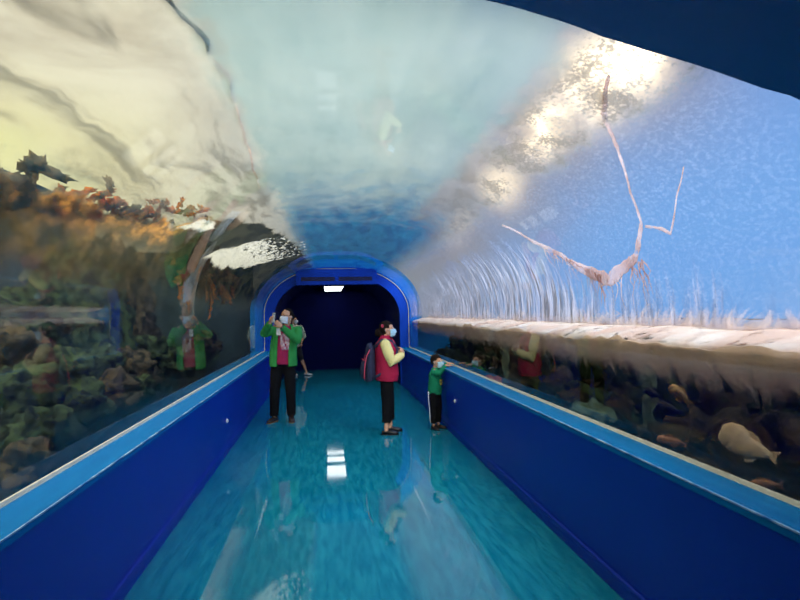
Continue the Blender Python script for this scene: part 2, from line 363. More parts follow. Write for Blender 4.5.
# ------------------------------------------------------------------ world
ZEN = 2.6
def world():
    w = bpy.data.worlds.new('sky'); S.world = w; w.use_nodes = True; w.node_tree.nodes.clear()
    t = NT(w.node_tree); out = t.n.new('ShaderNodeOutputWorld'); bg = t.n.new('ShaderNodeBackground')
    d = t.vm('NORMALIZE', t.n.new('ShaderNodeTexCoord').outputs['Generated']); s = t.sep(d); x, y, z = s
    # sky seen on a dome plane: stretched clouds
    cl = t.noise(t.vm('MULTIPLY', d, (3.0, 2.2, 7.5)), 1.0, 6, .58, .6)
    cl2 = t.noise(t.vm('MULTIPLY', d, (1.5, 1.2, 3)), 1.3, 3, .5)
    warm = t.mix(t.ss(.36, .62, cl), srgb(206, 194, 166), srgb(252, 244, 214))
    lowy = t.m('MULTIPLY', t.ss(.40, .24, z), t.ss(-.1, -.55, x))
    warm = t.mix(t.m('MULTIPLY', lowy, t.ss(.34, .55, cl2)), warm, srgb(252, 246, 172))
    blue = t.mix(t.ss(.05, .5, z), srgb(124, 178, 244), srgb(130, 168, 236))
    blue = t.mix(t.ss(.5, .72, cl, 0, .5), blue, srgb(190, 208, 240))
    top = t.mix(t.ss(.35, .65, cl2), srgb(190, 198, 196), srgb(215, 220, 214))
    c = t.mix(t.ss(-.30, -.02, x), warm, top)
    c = t.mix(t.ss(.08, .30, x), c, blue)
    c = t.mix(t.ss(-.08, -.3, z), c, srgb(40, 60, 70))
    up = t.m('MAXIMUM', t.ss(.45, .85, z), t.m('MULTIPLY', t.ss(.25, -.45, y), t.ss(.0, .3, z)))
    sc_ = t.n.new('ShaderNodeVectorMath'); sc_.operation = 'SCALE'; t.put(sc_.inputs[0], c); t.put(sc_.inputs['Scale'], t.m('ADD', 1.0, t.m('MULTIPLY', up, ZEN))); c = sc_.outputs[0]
    g = None
    band = None
    for (px, py, w_, k) in GLOW:
        a = Vector(RAY(px, py)).normalized()
        q = t.m('EXPONENT', t.m('MULTIPLY', t.m('SUBTRACT', t.vm('DOT_PRODUCT', d, tuple(a)), 1.0), 120)); band = q if band is None else t.m('MAXIMUM', band, q)
    c = t.mix(t.m('MULTIPLY', band, .75), c, srgb(176, 150, 120))
    for (px, py, w_, k) in GLOW:
        a = Vector(RAY(px, py)).normalized()
        q = t.m('EXPONENT', t.m('MULTIPLY', t.m('SUBTRACT', t.vm('DOT_PRODUCT', d, tuple(a)), 1.0), k))
        q = t.m('MULTIPLY', q, w_); g = q if g is None else t.m('ADD', g, q)
    cl3 = t.noise(d, 9, 4, .6)
    g = t.m('MULTIPLY', g, t.ss(.38, .58, cl3, .25, 1.0))
    glow = t.n.new('ShaderNodeVectorMath'); glow.operation = 'SCALE'; glow.inputs[0].default_value = (1.0, .78, .48); t.put(glow.inputs['Scale'], g)
    c = t.vm('ADD', c, glow.outputs[0])
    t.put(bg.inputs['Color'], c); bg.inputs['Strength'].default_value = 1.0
    t.l.new(bg.outputs[0], out.inputs[0])
# camera rays also aim sky glow patches that stand in for sun glints
FPX, YAW, PIT, ROL = 560.0, -.1285, .0223, -.0193
def RAY(px, py):
    x = (px - 400) / FPX; z = -(py - 300) / FPX; y = 1
    c, s = math.cos(ROL), math.sin(ROL); x, z = c*x - s*z, s*x + c*z
    c, s = math.cos(PIT), math.sin(PIT); y, z = c*y - s*z, s*y + c*z
    c, s = math.cos(YAW), math.sin(YAW); return (c*x - s*y, s*x + c*y, z)
GLOW = [(598, 78, 4.0, 700), (638, 60, 3.6, 1500), (547, 132, 4.0, 1400), (500, 185, 1.3, 1600), (455, 226, .9, 2500)]
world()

# ------------------------------------------------------------------ camera
cam = bpy.data.cameras.new('camera'); co = bpy.data.objects.new('camera', cam); COL.objects.link(co); S.camera = co
cam.sensor_width = 36; cam.lens = FPX * 36 / 800; cam.clip_start = .02; cam.clip_end = 300
co.matrix_world = Matrix.Translation((0, 0, H)) @ Matrix.Rotation(YAW, 4, 'Z') @ Matrix.Rotation(PI/2 + PIT, 4, 'X') @ Matrix.Rotation(ROL, 4, 'Z')
S.view_settings.view_transform = 'Standard'; S.view_settings.look = 'None'; S.view_settings.gamma = 1; S.view_settings.use_curve_mapping = False
S.view_settings.exposure = 0.0
S.cycles.transparent_max_bounces = 24; S.cycles.max_bounces = 8; S.cycles.use_denoising = True; S.cycles.denoising_input_passes = 'RGB'
S.cycles.sample_clamp_indirect = 6

sun = bpy.data.lights.new('sun', 'SUN'); so = bpy.data.objects.new('sun', sun); COL.objects.link(so)
sun.energy = 2.6; sun.angle = math.radians(50); sun.color = (1, .95, .86)
so.rotation_euler = Vector((.30, -.62, .72)).to_track_quat('Z', 'Y').to_euler()
spot = bpy.data.lights.new('fill_spot', 'SPOT'); sp = bpy.data.objects.new('fill_spot', spot); COL.objects.link(sp)  # unseen lamp, added only to brighten the people
spot.energy = 520; spot.spot_size = math.radians(30); spot.spot_blend = .8; spot.shadow_soft_size = .12; spot.color = (1, .97, .92)
sp.location = (.2, -1.2, 2.30); sp.rotation_euler = Vector((0, -9.0, 1.3)).to_track_quat('Z', 'Y').to_euler()
# ------------------------------------------------------------------ setting: floor, walls, ledges, glass
st = lambda o, label=None: tag(o, label, kind='structure')
st(boxo('floor', M['floor'], (FL - .02, FR + .02, -3.0, YE, -.1, 0)), 'glossy streaky teal sheet floor running through the tunnel')
st(prism('wall_left', M['wall'], [(FL, 0), (IL, ZL - .035), (XL - .10, ZL - .035), (XL - .10, -.4), (FL, -.4)], -3.0, YP), 'low blue painted wall under the left window')
st(prism('wall_right', M['wall'], [(FR, 0), (FR, -.4), (XR + .12, -.4), (XR + .12, ZL - .035), (IR, ZL - .035)], -3.0, YP), 'low blue painted wall under the right window')
st(prism('trim_1', M['ledge'], [(IL + .006, ZL), (IL + .006, ZL - .035), (XL - .006, ZL - .035), (XL - .006, ZL)], -3.0, YP + .02), 'light blue ledge along the left wall')
st(prism('trim_2', M['ledge'], [(IR - .006, ZL), (XR + .006, ZL), (XR + .006, ZL - .035), (IR - .006, ZL - .035)], -3.0, YP + .02), 'light blue ledge along the right wall')
st(prism('trim_3', M['edge'], [(IL + .010, ZL + .001), (IL + .010, ZL - .006), (IL + .004, ZL - .006), (IL + .004, ZL + .001)], -3.0, YP), 'pale edge of the left ledge, a highlight put into its colour')
st(prism('trim_4', M['edge'], [(IR - .010, ZL + .001), (IR - .004, ZL + .001), (IR - .004, ZL - .006), (IR - .010, ZL - .006)], -3.0, YP), 'pale edge of the right ledge, a highlight put into its colour')
st(prism('trim_5', M['seal'], [(XL + .012, ZL), (XL + .003, ZL + .016), (XL - .01, ZL + .016), (XL - .01, ZL)], Y0 - .3, YP), 'cream sealant line at the foot of the left glass')
st(prism('trim_6', M['seal'], [(XR - .012, ZL), (XR + .01, ZL), (XR + .01, ZL + .016), (XR - .003, ZL + .016)], Y0 - .3, YP), 'cream sealant line at the foot of the right glass')
st(prism('baseboard_left', M['wall'], [(FL + .016, 0), (FL + .016 + .006, .10), (FL + .006, .105), (FL, 0)], -3.0, YP), 'blue baseboard along the left wall')
st(prism('baseboard_right', M['wall'], [(FR - .016, 0), (FR, 0), (FR - .006, .105), (FR - .022, .10)], -3.0, YP), 'blue baseboard along the right wall')

def shell(name, mt, off, y0, y1, ny, pn=26, thick=0, uvmap=True, ulo=None):
    bm = bmesh.new(); P = profile(off, pn); uvl = bm.loops.layers.uv.new('UVMap')
    acc = [0]
    for a, b in zip(P, P[1:]): acc.append(acc[-1] + math.hypot(b[0]-a[0], b[1]-a[1]))
    k = LU / acc[-1]
    g = [[bm.verts.new((x, y0 + (y1 - y0) * j / ny, z)) for x, z in P] for j in range(ny + 1)]
    for j in range(ny):
        for i in range(len(P) - 1):
            f = bm.faces.new((g[j][i], g[j][i+1], g[j+1][i+1], g[j+1][i]))
            for lp, (ii, jj) in zip(f.loops, ((i, j), (i+1, j), (i+1, j+1), (i, j+1))):
                lp[uvl].uv = (acc[ii] * k / 10, (y0 + (y1 - y0) * jj / ny) / 20)
    return link(name, bm, mt)
st(shell('window_1', M['glass'], 0.0, .85, YP + .01, 40), 'clear arched acrylic glass of the tunnel')
# running water over the glass (its own thin body of water a few centimetres outside)
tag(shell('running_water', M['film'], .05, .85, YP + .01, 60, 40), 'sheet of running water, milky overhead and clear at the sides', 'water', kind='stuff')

def ring(name, mt, inner, outer, y0, y1, parent=None, smooth=False):
    bm = bmesh.new(); n = len(inner); yy = (lambda y, k: y[k]) if isinstance(y1, list) else (lambda y, k: y)
    A = [[bm.verts.new((x, (y if not isinstance(y, list) else y[k]), z)) for k, (x, z) in enumerate(P)] for y in (y0, y1) for P in (inner, outer)]
    i0, o0, i1, o1 = A
    for k in range(n - 1):
        bm.faces.new((i0[k], i0[k+1], o0[k+1], o0[k])); bm.faces.new((i1[k], o1[k], o1[k+1], i1[k+1]))
        bm.faces.new((i0[k], i1[k], i1[k+1], i0[k+1])); bm.faces.new((o0[k], o0[k+1], o1[k+1], o1[k]))
    for k in (0, n - 1): bm.faces.new((i0[k], o0[k], o1[k], i1[k]))
    return link(name, bm, mt, parent, smooth)
# near arch overhead
def near_edge():
    K = [(0, .9), (1.6, .95), (2.05, 1.50), (2.6, 1.58), (3.01, 1.63), (3.3, 1.69), (3.53, 1.72), (3.7, 1.70), (3.86, 1.65), (4.02, 1.59), (4.12, 1.52), (4.6, 1.35), (6, 1.2)]
    P = profile(0, 26); a = 0; out = []
    for i, p in enumerate(P):
        if i: a += math.hypot(p[0]-P[i-1][0], p[1]-P[i-1][1])
        for (u0, y0), (u1, y1) in zip(K, K[1:]):
            if u0 <= a <= u1: out.append(y0 + (y1-y0)*(a-u0)/(u1-u0)); break
    return out
st(ring('ceiling', M['header'], profile(-.02), profile(.30), -3.0, near_edge()), 'dark blue arched ceiling band overhead at the near end')
st(boxo('wall_back', M['header'], (-2.2, 2.6, -3.2, -3.0, -.4, 3.2)), 'blue wall behind the viewer')
# far frame: opening narrower than the glass by the width of the ledges
def inner_frame():
    out = []
    for (x, z) in profile(0.0):
        cx = (XL + XR) / 2
        kx = (IR - IL) / (XR - XL); out.append(((IL + IR) / 2 + (x - cx) * kx, ZL + (z - ZL) * .90))
    return out
IN = inner_frame()
IN = [(x, 0.0 if (k in (0, len(IN) - 1)) else z) for k, (x, z) in enumerate(IN)]
OU = [(x, -.0 if (k in (0, len(IN) - 1)) else z) for k, (x, z) in enumerate(profile(.02))]
st(ring('trim_7', M['frame'], IN, OU, YP, YP + .12), 'bright blue arched frame at the far end of the tunnel')
big = [(x, -.3 if (k in (0, len(IN) - 1)) else z) for k, (x, z) in enumerate(profile(.30))]
st(ring('wall_far', M['header'], [(x, -.3 if k in (0, len(IN)-1) else z) for k, (x, z) in enumerate(profile(.019))], big, YP + .02, YP + .10), 'blue bulkhead around the far frame')
o = ring('trim_8', M['seal'], profile(-.008), profile(.004), YP - .012, YP); st(o, 'thin pale sealant line around the far frame')
# dark passage beyond the frame
st(ring('wall_passage', M['navy'], [(x, max(z, -.05)) for x, z in IN], [(x + (.2 if x > .2 else -.2), z + .25 if z > .5 else z) for x, z in IN], YP + .12, YE), 'dark navy passage walls beyond the frame')
st(boxo('wall_end', M['navy'], (IL - .3, IR + .3, YE, YE + .1, -.1, 3)), 'dark navy wall at the end of the passage')
# ceiling lights of the passage
lt = empty('ceiling_light', (.15, 14.6, 2.25)); tag(lt, 'lit ceiling light with three white panels in the dark passage', 'ceiling light')
boxo('housing', M['navy'], (-.26, .26, -1.25, 1.35, .0, .08), lt)
for a, b in ((-1.2, -.25), (.18, .62), (.98, 1.28)):
    boxo('light_panel', M['lamp'], (-.225, .225, a, b, -.012, .0), lt)
# shutter box hanging under the top of the frame
sx = empty('shutter_box', (.2, YP - .02, 2.2)); tag(sx, 'blue shutter housing with a dark slot under the frame top', 'shutter box')
def sbox(name, mt, x0, x1, y0, y1, z0, z1, tilt=0.0, parent=None):
    bm = bmesh.new(); box(bm, x0, x1, y0, y1, z0, z1, .006)
    return link(name, bm, mt, parent, smooth=False)
sbox('casing', M['frame'], -.86, .86, -.16, .0, .02, .355, parent=sx)
for a, b in ((-.75, -.04), (.04, .75)): sbox('slot_panel', M['slot'], a, b, -.168, -.150, .10, .185, parent=sx)
sbox('bottom_lip', M['frame'], -.86, .86, -.175, -.155, .02, .05, parent=sx)

# ------------------------------------------------------------------ features of the water on the arch
def ribbon(name, pts, w, th, mt, label, cat='foam', off=.064, jit=.012, seed=0):
    """a wobbling raised line of foam or silt lying on the outside of the glass; pts = (u, v, width factor)"""
    rnd = random.Random(seed); bm = bmesh.new(); P = []; R = []
    for (a, b) in zip(pts, pts[1:]):
        L = math.hypot(b[0]-a[0], b[1]-a[1]); n = max(2, int(L / .03))
        for i in range(n):
            t = i / n; u = a[0] + (b[0]-a[0]) * t; v = a[1] + (b[1]-a[1]) * t; k = a[2] + (b[2]-a[2]) * t
            j = jit * noise.noise(Vector((u * 5, v * 4, seed))) * 2
            p, nn = at_u(u + j, v + j * .8, off); P.append(p); R.append((w * k * (.75 + .5 * rnd.random()), th))
    prev = None; rings = []
    for i, p in enumerate(P):
        q = P[min(i+1, len(P)-1)] - P[max(i-1, 0)]; q.normalize()
        nn = Vector(((p.x - .208), 0, (p.z - 1.6))).normalized(); sd = q.cross(nn).normalized()
        r, h = R[i]; rings.append([bm.verts.new(p + sd * r * math.cos(2*PI*k/8) + nn * h * math.sin(2*PI*k/8)) for k in range(8)])
    for r0, r1 in zip(rings, rings[1:]):
        for k in range(8): bm.faces.new((r0[k], r0[(k+1) % 8], r1[(k+1) % 8], r1[k]))
    bm.faces.new(rings[0][::-1]); bm.faces.new(rings[-1])
    return tag(link(name, bm, mt), label, cat, kind='stuff')
ribbon('foam_line', [(3.70, 2.05, .3), (3.84, 2.35, .9), (4.04, 2.54, .6), (4.24, 2.73, .4), (4.42, 2.83, .7), (4.59, 3.04, 1.2), (4.70, 3.41, 2.3), (4.62, 3.66, 1.9), (4.53, 3.9, 1.0), (4.30, 4.28, .7), (4.07, 4.54, .4)],
       .021, .004, M['ridge'], 'long pinkish foam line curving down the right side of the arch', seed=1)
def aim(px, py):
    """arch coordinates from a bearing"""
    d = RAY(px, py)
    for i in range(len(_P) - 1):
        x1, z1 = _P[i]; x2, z2 = _P[i+1]; z1 -= H; z2 -= H
        c1 = d[0]*z1 - d[2]*x1; c2 = d[0]*z2 - d[2]*x2
        if (c1 <= 0) != (c2 <= 0):
            t = c1 / (c1 - c2); X = x1 + t*(x2-x1); Z = z1 + t*(z2-z1)
            k = (X*d[0] + Z*d[2]) / (d[0]**2 + d[2]**2)
            if k > 0: return _S[i] + t*(_S[i+1]-_S[i]), d[1]*k
def A(pts): return [(*aim(p[0], p[1]), p[2]) for p in pts]
ribbon('foam_line', A([(636, 232, .6), (652, 236, 1), (660, 240, .9), (664, 222, .5), (667, 205, .4), (675, 172, .3)]), .010, .003, M['ridge'],
       'short crooked foam line right of the long curving one', seed=2)
ribbon('silt_line', A([(140, -6, .6), (165, 12, .8), (183, 30, .7), (200, 45, .8), (212, 58, .9), (215, 72, .5)]), .010, .004, M['ridge_dark'],
       'dark silt line high on the left of the arch', 'silt', seed=3)
ribbon('foam_line', A([(218, 76, .5), (230, 92, .6), (238, 112, .6), (246, 145, .6), (254, 168, .6), (262, 198, .8)]), .009, .004, M['ridge'],
       'thin pale foam line running back over the left of the arch', seed=4)

# drips running down from the lowest part of the long foam line
bm = bmesh.new(); r3 = random.Random(8)
for k in range(46):
    px = 530 + 104*r3.random()**.8
    base = {True: 262 + (px - 560)*.5, False: 250 + (px-530)*.45}[px > 560] if px < 600 else 284 - (px-600)*.62
    u, v = aim(px, base); L = (.05 + .16*r3.random()) * (1.3 if px > 585 else .8); w = .003 + .006*r3.random()
    loft(bm, [at_u(u + L*t, v + .03*math.sin(t*5 + k), .064)[0] for t in (0, .3, .6, 1)], [(w, .002), (w*.9, .002), (w*.6, .002), (w*.2, .001)], 6, side=(0, 1, 0))
tag(link('foam_drips', bm, M['ridge']), 'short pinkish foam drips under the long curving foam line', 'foam', kind='stuff')
# foam where the falls meet the pool on the right, along the glass
def foam_band(name, prof_, mt, label, amp, y0=.9, y1=YP, seed=0, cat='foam'):
    """froth sloping from the glass up and out over the pool; prof_ = (x beyond the glass, z) across"""
    bm = bmesh.new(); n = 320; G = []; rows = len(prof_)
    for j in range(n+1):
        y = y0 + (y1-y0) * j / n; r = []
        for i, (dx, z) in enumerate(prof_):
            e = 1.0 if i in (0, rows-1) else .45
            zz = z + e*(amp * noise.noise(Vector((y*1.6, i*.7, seed))) + amp*.7 * noise.noise(Vector((y*7, i*1.1, seed))))
            r.append(bm.verts.new((XR + dx * (1 + .25*noise.noise(Vector((y*4, i*1.2, seed+3)))), y, zz)))
        G.append(r)
    for j in range(n):
        for i in range(rows-1): bm.faces.new((G[j][i], G[j][i+1], G[j+1][i+1], G[j+1][i]))
    o = link(name, bm, mt); o.modifiers.new('thick', 'SOLIDIFY').thickness = .008
    return tag(o, label, cat, kind='stuff')
foam_band('foam_band', [(.07, 1.385), (.10, 1.415), (.17, 1.44), (.28, 1.465), (.42, 1.48), (.6, 1.48), (.8, 1.45)], M['foam'], 'pinkish white foam band along the waterline on the right', .022, seed=1)
def spray_mat():
    m, t, out = newmat('fine_spray')
    tc = t.n.new('ShaderNodeTexCoord').outputs['Object']; z = t.sep(tc)[2]
    n = t.noise(t.vm('MULTIPLY', tc, (1, 16, 2.2)), 2, 5, .65); n2 = t.noise(t.vm('MULTIPLY', tc, (1, 2, 0)), 1, 2)
    a = t.m('MULTIPLY', t.ss(1.60, 1.46, t.m('ADD', t.m('ADD', z, t.m('MULTIPLY', t.m('SUBTRACT', n, .5), .32)), t.m('MULTIPLY', t.m('SUBTRACT', n2, .5), .25))), .92)
    c = t.mix(t.ss(.35, .6, n), srgb(255, 240, 232), srgb(214, 192, 180))
    body = t.mixs(.5, t.shader('ShaderNodeBsdfDiffuse', Color=c), t.shader('ShaderNodeBsdfTranslucent', Color=c))
    t.l.new(t.mixs(a, t.shader('ShaderNodeBsdfTransparent', Color=(1, 1, 1)), body), out.inputs[0]); return m
foam_band('spray', [(.42, 1.44), (.43, 1.50), (.45, 1.56), (.47, 1.63), (.50, 1.72)], spray_mat(), 'fine white spray standing above the foam on the right', .03, seed=4, cat='spray')
foam_band('bubble_cloud', [(.07, 1.40), (.08, 1.36), (.10, 1.30), (.13, 1.23), (.17, 1.13)], M['froth'], 'brown haze of fine bubbles under the foam on the right', .06, seed=2, cat='bubbles')

# ------------------------------------------------------------------ tanks
def sheet(name, x0, x1, y0, y1, z, mt, label, cat, amp=.04):
    bm = bmesh.new(); nx, ny = 30, 80; G = []
    for i in range(nx+1):
        G.append([bm.verts.new((x0+(x1-x0)*i/nx, y0+(y1-y0)*j/ny, z + amp*noise.noise(Vector((i*.9, j*.5, z))))) for j in range(ny+1)])
    for i in range(nx):
        for j in range(ny): bm.faces.new((G[i][j], G[i+1][j], G[i+1][j+1], G[i][j+1]))
    return tag(link(name, bm, mt), label, cat, kind='stuff')
TX, TL = 5.5, -5.5
sheet('water_surface', XR + .75, TX, -1.5, YP - .1, 1.42, M['water_r'], 'choppy foam-flecked water surface of the right tank', 'water')
st(boxo('wall_tank_right', M['tankwall2'], (TX, TX + .2, -2, 14.2, -.4, 1.425)), 'low outer wall of the right tank')
st(boxo('wall_tank_left', M['tankwall'], (TL - .2, TL, -2, 14.2, -.4, 4.2)), 'stained outer wall of the left tank')
st(boxo('wall_tank_far', M['tankwall'], (TL, XL - .3, 12.6, 12.8, -.4, 3.0)), 'dark far wall of the left tank')
st(boxo('wall_tank_end', M['header'], (XR + .03, TX, YP - .06, YP + .02, -.4, 1.42)), 'blue end wall of the right tank')
st(boxo('floor_tank_right', M['bed'], (XR + .12, TX, -2, YP, -.4, .25)), 'dark bed of the right tank')
st(boxo('floor_tank_left', M['bed'], (TL, XL - .12, -2, 14, -.4, .25)), 'dark bed of the left tank')

def rock(name, loc, r, mt, label, seed, cat='rock', rough=.5, group=None, sub=4):
    bm = bmesh.new(); bmesh.ops.create_icosphere(bm, subdivisions=sub, radius=1)
    for v in bm.verts:
        d = v.co.normalized(); k = 1 + rough*noise.noise(d*1.6 + Vector((seed, 0, 0))) + rough*.6*noise.noise(d*4 + Vector((0, seed, 0))) + rough*.35*noise.noise(d*10 + Vector((0, 0, seed)))
        v.co = Vector((d.x*r[0], d.y*r[1], d.z*r[2])) * k
    o = link(name, bm, mt); o.location = loc
    return tag(o, label, cat, group)
def weed(name, loc, h, n, mt, label, seed, spread=.25, wid=.05, group=None, cat='seaweed', droop=0.0):
    """one plant: ribbon fronds with side leaflets from a common foot"""
    rnd = random.Random(seed); bm = bmesh.new()
    for k in range(n):
        a = rnd.random()*2*PI; hh = h*(.6+.5*rnd.random()); ph = rnd.random()*6; lean = spread*rnd.random()
        prev = None; m_ = 12
        for i in range(m_+1):
            t = i/m_
            c = Vector((math.cos(a)*lean*t + .05*math.sin(t*7+ph), math.sin(a)*lean*t + .05*math.cos(t*6+ph), hh*t*(1 - droop*t)))
            sd = Vector((math.cos(a+1.3+t*2), math.sin(a+1.3+t*2), .15)) * wid * (math.sin(PI*min(1, t*.9+.1))+.15) * (.7+.6*rnd.random())
            cur = (bm.verts.new(c-sd), bm.verts.new(c + Vector((0, 0, .012))), bm.verts.new(c+sd))
            if prev:
                bm.faces.new((prev[0], prev[1], cur[1], cur[0])); bm.faces.new((prev[1], prev[2], cur[2], cur[1]))
                for q in (0, 2):
                    if rnd.random() < .75:
                        tip = prev[q].co + (prev[q].co - prev[1].co)*(1.2+1.6*rnd.random()) + Vector((0, 0, (.04+.06*rnd.random())*(1 if not droop else -1)))
                        bm.faces.new((prev[q], cur[q], bm.verts.new(tip)) if q == 0 else (cur[q], prev[q], bm.verts.new(tip)))
            prev = cur
    o = link(name, bm, mt, smooth='raw'); o.location = loc
    sm = o.modifiers.new('thick', 'SOLIDIFY'); sm.thickness = .006
    return tag(o, label, cat, group)
def at_x(px, py, X):
    d = RAY(px, py); k = X / d[0]; return Vector((X, d[1]*k, H + d[2]*k))
def on_floor(px, py):
    d = RAY(px, py); k = -H / d[2]; return Vector((d[0]*k, d[1]*k, 0))
rnd = random.Random(11)
# --- right tank: reef and weed
gr = 'dark weed clumps in the right tank'
for k in range(46):
    y = 1.6 + 10.2 * (k / 45) ** 1.15; x = 2.75 + rnd.random()*1.5
    weed('seaweed_clump', (x, y, .25), .80 + .22*rnd.random(), 9, M['weed' if k % 3 else 'weed2'], 'dark seaweed clump rising in the murky right tank', 100+k, .45, .06, gr)
gr = 'reef rocks in the right tank'
for k in range(26):
    y = 1.9 + 9.6 * (k / 25) ** 1.2; x = 2.35 + rnd.random()*.8; r = .26 + .2*rnd.random()
    rock('reef_rock', (x, y, .3 + .15*rnd.random()), (r, r*1.2, r*1.1), M['rock2' if k % 2 else 'rock'], 'rough brown reef rock behind the right window', 20+k, group=gr, sub=4)
p = at_x(575, 400, 2.25); rock('coral_head', (p.x, p.y, p.z), (.12, .22, .10), M['rock2'], 'tan rounded coral near the middle of the right window', 71, 'coral')
p = at_x(492, 383, 2.2); rock('coral_head', (p.x, p.y, p.z - .05), (.12, .2, .14), mat('rusty_coral', srgb(176, 92, 50), .9, .1, vscale=8), 'rusty orange coral low behind the right window past the boy', 72, 'coral')
p = at_x(590, 402, 2.15); rock('coral_head', (p.x, p.y, p.z - .12), (.12, .24, .12), mat('pale_coral', srgb(96, 120, 100), .9, .1, vscale=8), 'pale green coral just above the right ledge', 73, 'coral')
# bubble columns
for (px, y0_, y1_, X, w, lab) in ((648, 356, 452, 2.35, .055, 'tall pale bubble column nearest on the right'), (505, 338, 384, 2.3, .06, 'pale bubble column in the middle of the right window'), (422, 326, 353, 2.25, .10, 'narrow pale bubble column beside the far frame')):
    a = at_x(px, y0_, X); b = at_x(px, y1_, X); bm = bmesh.new(); pts = []; rad = []
    for i in range(15):
        t = i/14; pts.append((X + .012*math.sin(i*1.3), a.y + .015*math.sin(i*.9+px), a.z + (b.z-a.z)*t)); rad.append(w*(1.15 - .75*t)*(1+.15*math.sin(i*2.1)))
    loft(bm, pts, rad, 14); tag(link('bubble_column', bm, M['bubble']), lab, 'bubbles', kind='stuff')

# --- fish: local frame, head towards -X, back up
def fish(loc, L, mt, label, rz=0, ry=0, tall=.30, fat=.16, bend=0.0, tailw=.16, hump=0.0):
    root = empty('fish', loc, rz); root.rotation_euler = (0, ry, rz); tag(root, label, 'fish')
    bm = bmesh.new(); pts = []; rad = []; n = 18
    for i in range(n+1):
        t = i/n; prof_ = math.sin(PI * min(1, t**.62 * .93 + .02))**.8
        pts.append((L*(t-.5)*.82, bend*L*math.sin(t*PI*1.2), hump*L*math.exp(-((t-.25)/.13)**2)))
        rad.append((max(.02, prof_)*fat*L*.5, max(.035, prof_ + hump*1.5*math.exp(-((t-.25)/.12)**2))*tall*L*.5))
    loft(bm, pts, rad, 16, side=(0, 1, 0)); b = link('body', bm, mt, root)
    def fin(name, P, th=.006*L*2):
        bm = bmesh.new(); A_ = [bm.verts.new((x*L, y*L - th, z*L)) for x, y, z in P]; B_ = [bm.verts.new((x*L, y*L + th, z*L)) for x, y, z in P]
        m_ = len(P); bm.faces.new(A_); bm.faces.new(B_[::-1])
        for i in range(m_): bm.faces.new((A_[i], B_[i], B_[(i+1) % m_], A_[(i+1) % m_]))
        return link(name, bm, mt, root, smooth=False)
    ty = bend * math.sin(1.2*PI)
    fin('tail_fin', [(.36, ty, .03), (.44, ty, tailw*.7), (.53, ty, tailw), (.49, ty, .02), (.52, ty, -tailw), (.43, ty, -tailw*.6), (.36, ty, -.03)])
    h = tall*.5
    fin('dorsal_fin', [(-.2, 0, h*.75), (-.12, 0, h*1.25), (.02, 0, h*1.3), (.16, 0, h*1.05), (.24, 0, h*.55), (.1, 0, h*.5)])
    fin('anal_fin', [(.02, 0, -h*.6), (.08, 0, -h*1.2), (.2, 0, -h*.95), (.24, 0, -h*.45)])
    for sg in (-1, 1):
        bm = bmesh.new(); ball(bm, (-.30*L, sg*fat*L*.36, .03*L + hump*.4*L), .018*L, seg=8, rings=6); link('eye', bm, M['lens'], root)
        bm = bmesh.new(); loft(bm, [(-.12*L, sg*fat*L*.42, -.03*L), (-.05*L, sg*fat*L*.62, -.07*L), (.03*L, sg*fat*L*.75, -.09*L)], [(.01*L, .02*L), (.008*L, .045*L), (.004*L, .03*L)], 8)
        link('pectoral_fin', bm, mt, root)
    return root
fish(at_x(744, 446, 2.15), .30, M['fish_cream'], 'large cream fish with a humped head and short tail', -.62, .32, .44, .26, hump=.10, tailw=.12)
fish(at_x(679, 394, 2.3), .19, M['fish_tan'], 'mottled tan fish slanting downward in front of the dark weed', -.6, .78, .40, .24)
fish(at_x(652, 393, 2.25), .13, M['fish_navy'], 'dark navy fish in front of the tall bubble column', -.6, .5, .46, .22)
fish(at_x(667, 408, 2.3), .18, M['fish_navy'], 'dark navy fish just right of and below the other', -.6, .35, .46, .22)
fish(at_x(670, 441, 2.10), .19, M['fish_orange'], 'rusty brown fish resting just above the right ledge', -.6, .12, .34, .22, bend=.06)
fish(at_x(765, 484, 2.05), .14, M['fish_orange'], 'small rusty fish low beside the near end of the right ledge', -.6, -.05, .30, .2)

# --- left tank
rock('rock_pillar', (-3.15, 7.6, 1.2), (.55, .62, 1.35), M['rock'], 'tall mossy green rock pillar in the left tank', 5)
rock('rock_pillar', (-3.3, 9.6, 1.2), (.5, .8, 1.5), M['rock2'], 'tall dark brown rock pillar farther along the left tank', 9)
gl = 'mossy boulders on the left tank bed'
for k, (px, py, X, r) in enumerate([(12, 352, -2.5, .24), (25, 392, -2.1, .22), (62, 375, -2.6, .26), (95, 365, -2.7, .26), (128, 372, -2.5, .3), (150, 352, -2.7, .3), (40, 430, -1.9, .18), (85, 405, -2.0, .20), (118, 392, -2.05, .2), (178, 362, -2.3, .26), (60, 330, -3.2, .34), (10, 320, -3.4, .4), (205, 345, -2.5, .3), (140, 388, -1.95, .14), (228, 335, -2.5, .28), (100, 330, -3.6, .5), (25, 465, -1.7, .13)]):
    p = at_x(px, py, X); rock('boulder', p, (r, r*1.25, r*.9), M['rock' if k % 4 else 'rock2'], 'mossy boulder heaped on the left tank bed', 40+k, group=gl, sub=4)
gl = 'green weeds on the left tank bed'
for k in range(30):
    px = 4 + 8.0*k; X = -2.3 - 1.3*rnd.random(); p = at_x(px, 340, X)
    weed('seaweed_clump', (X, min(p.y, 11.6), .5), .42 + .3*rnd.random(), 8, M['weed'], 'small green weed among the boulders of the left tank', 300+k, .35, .05, gl)
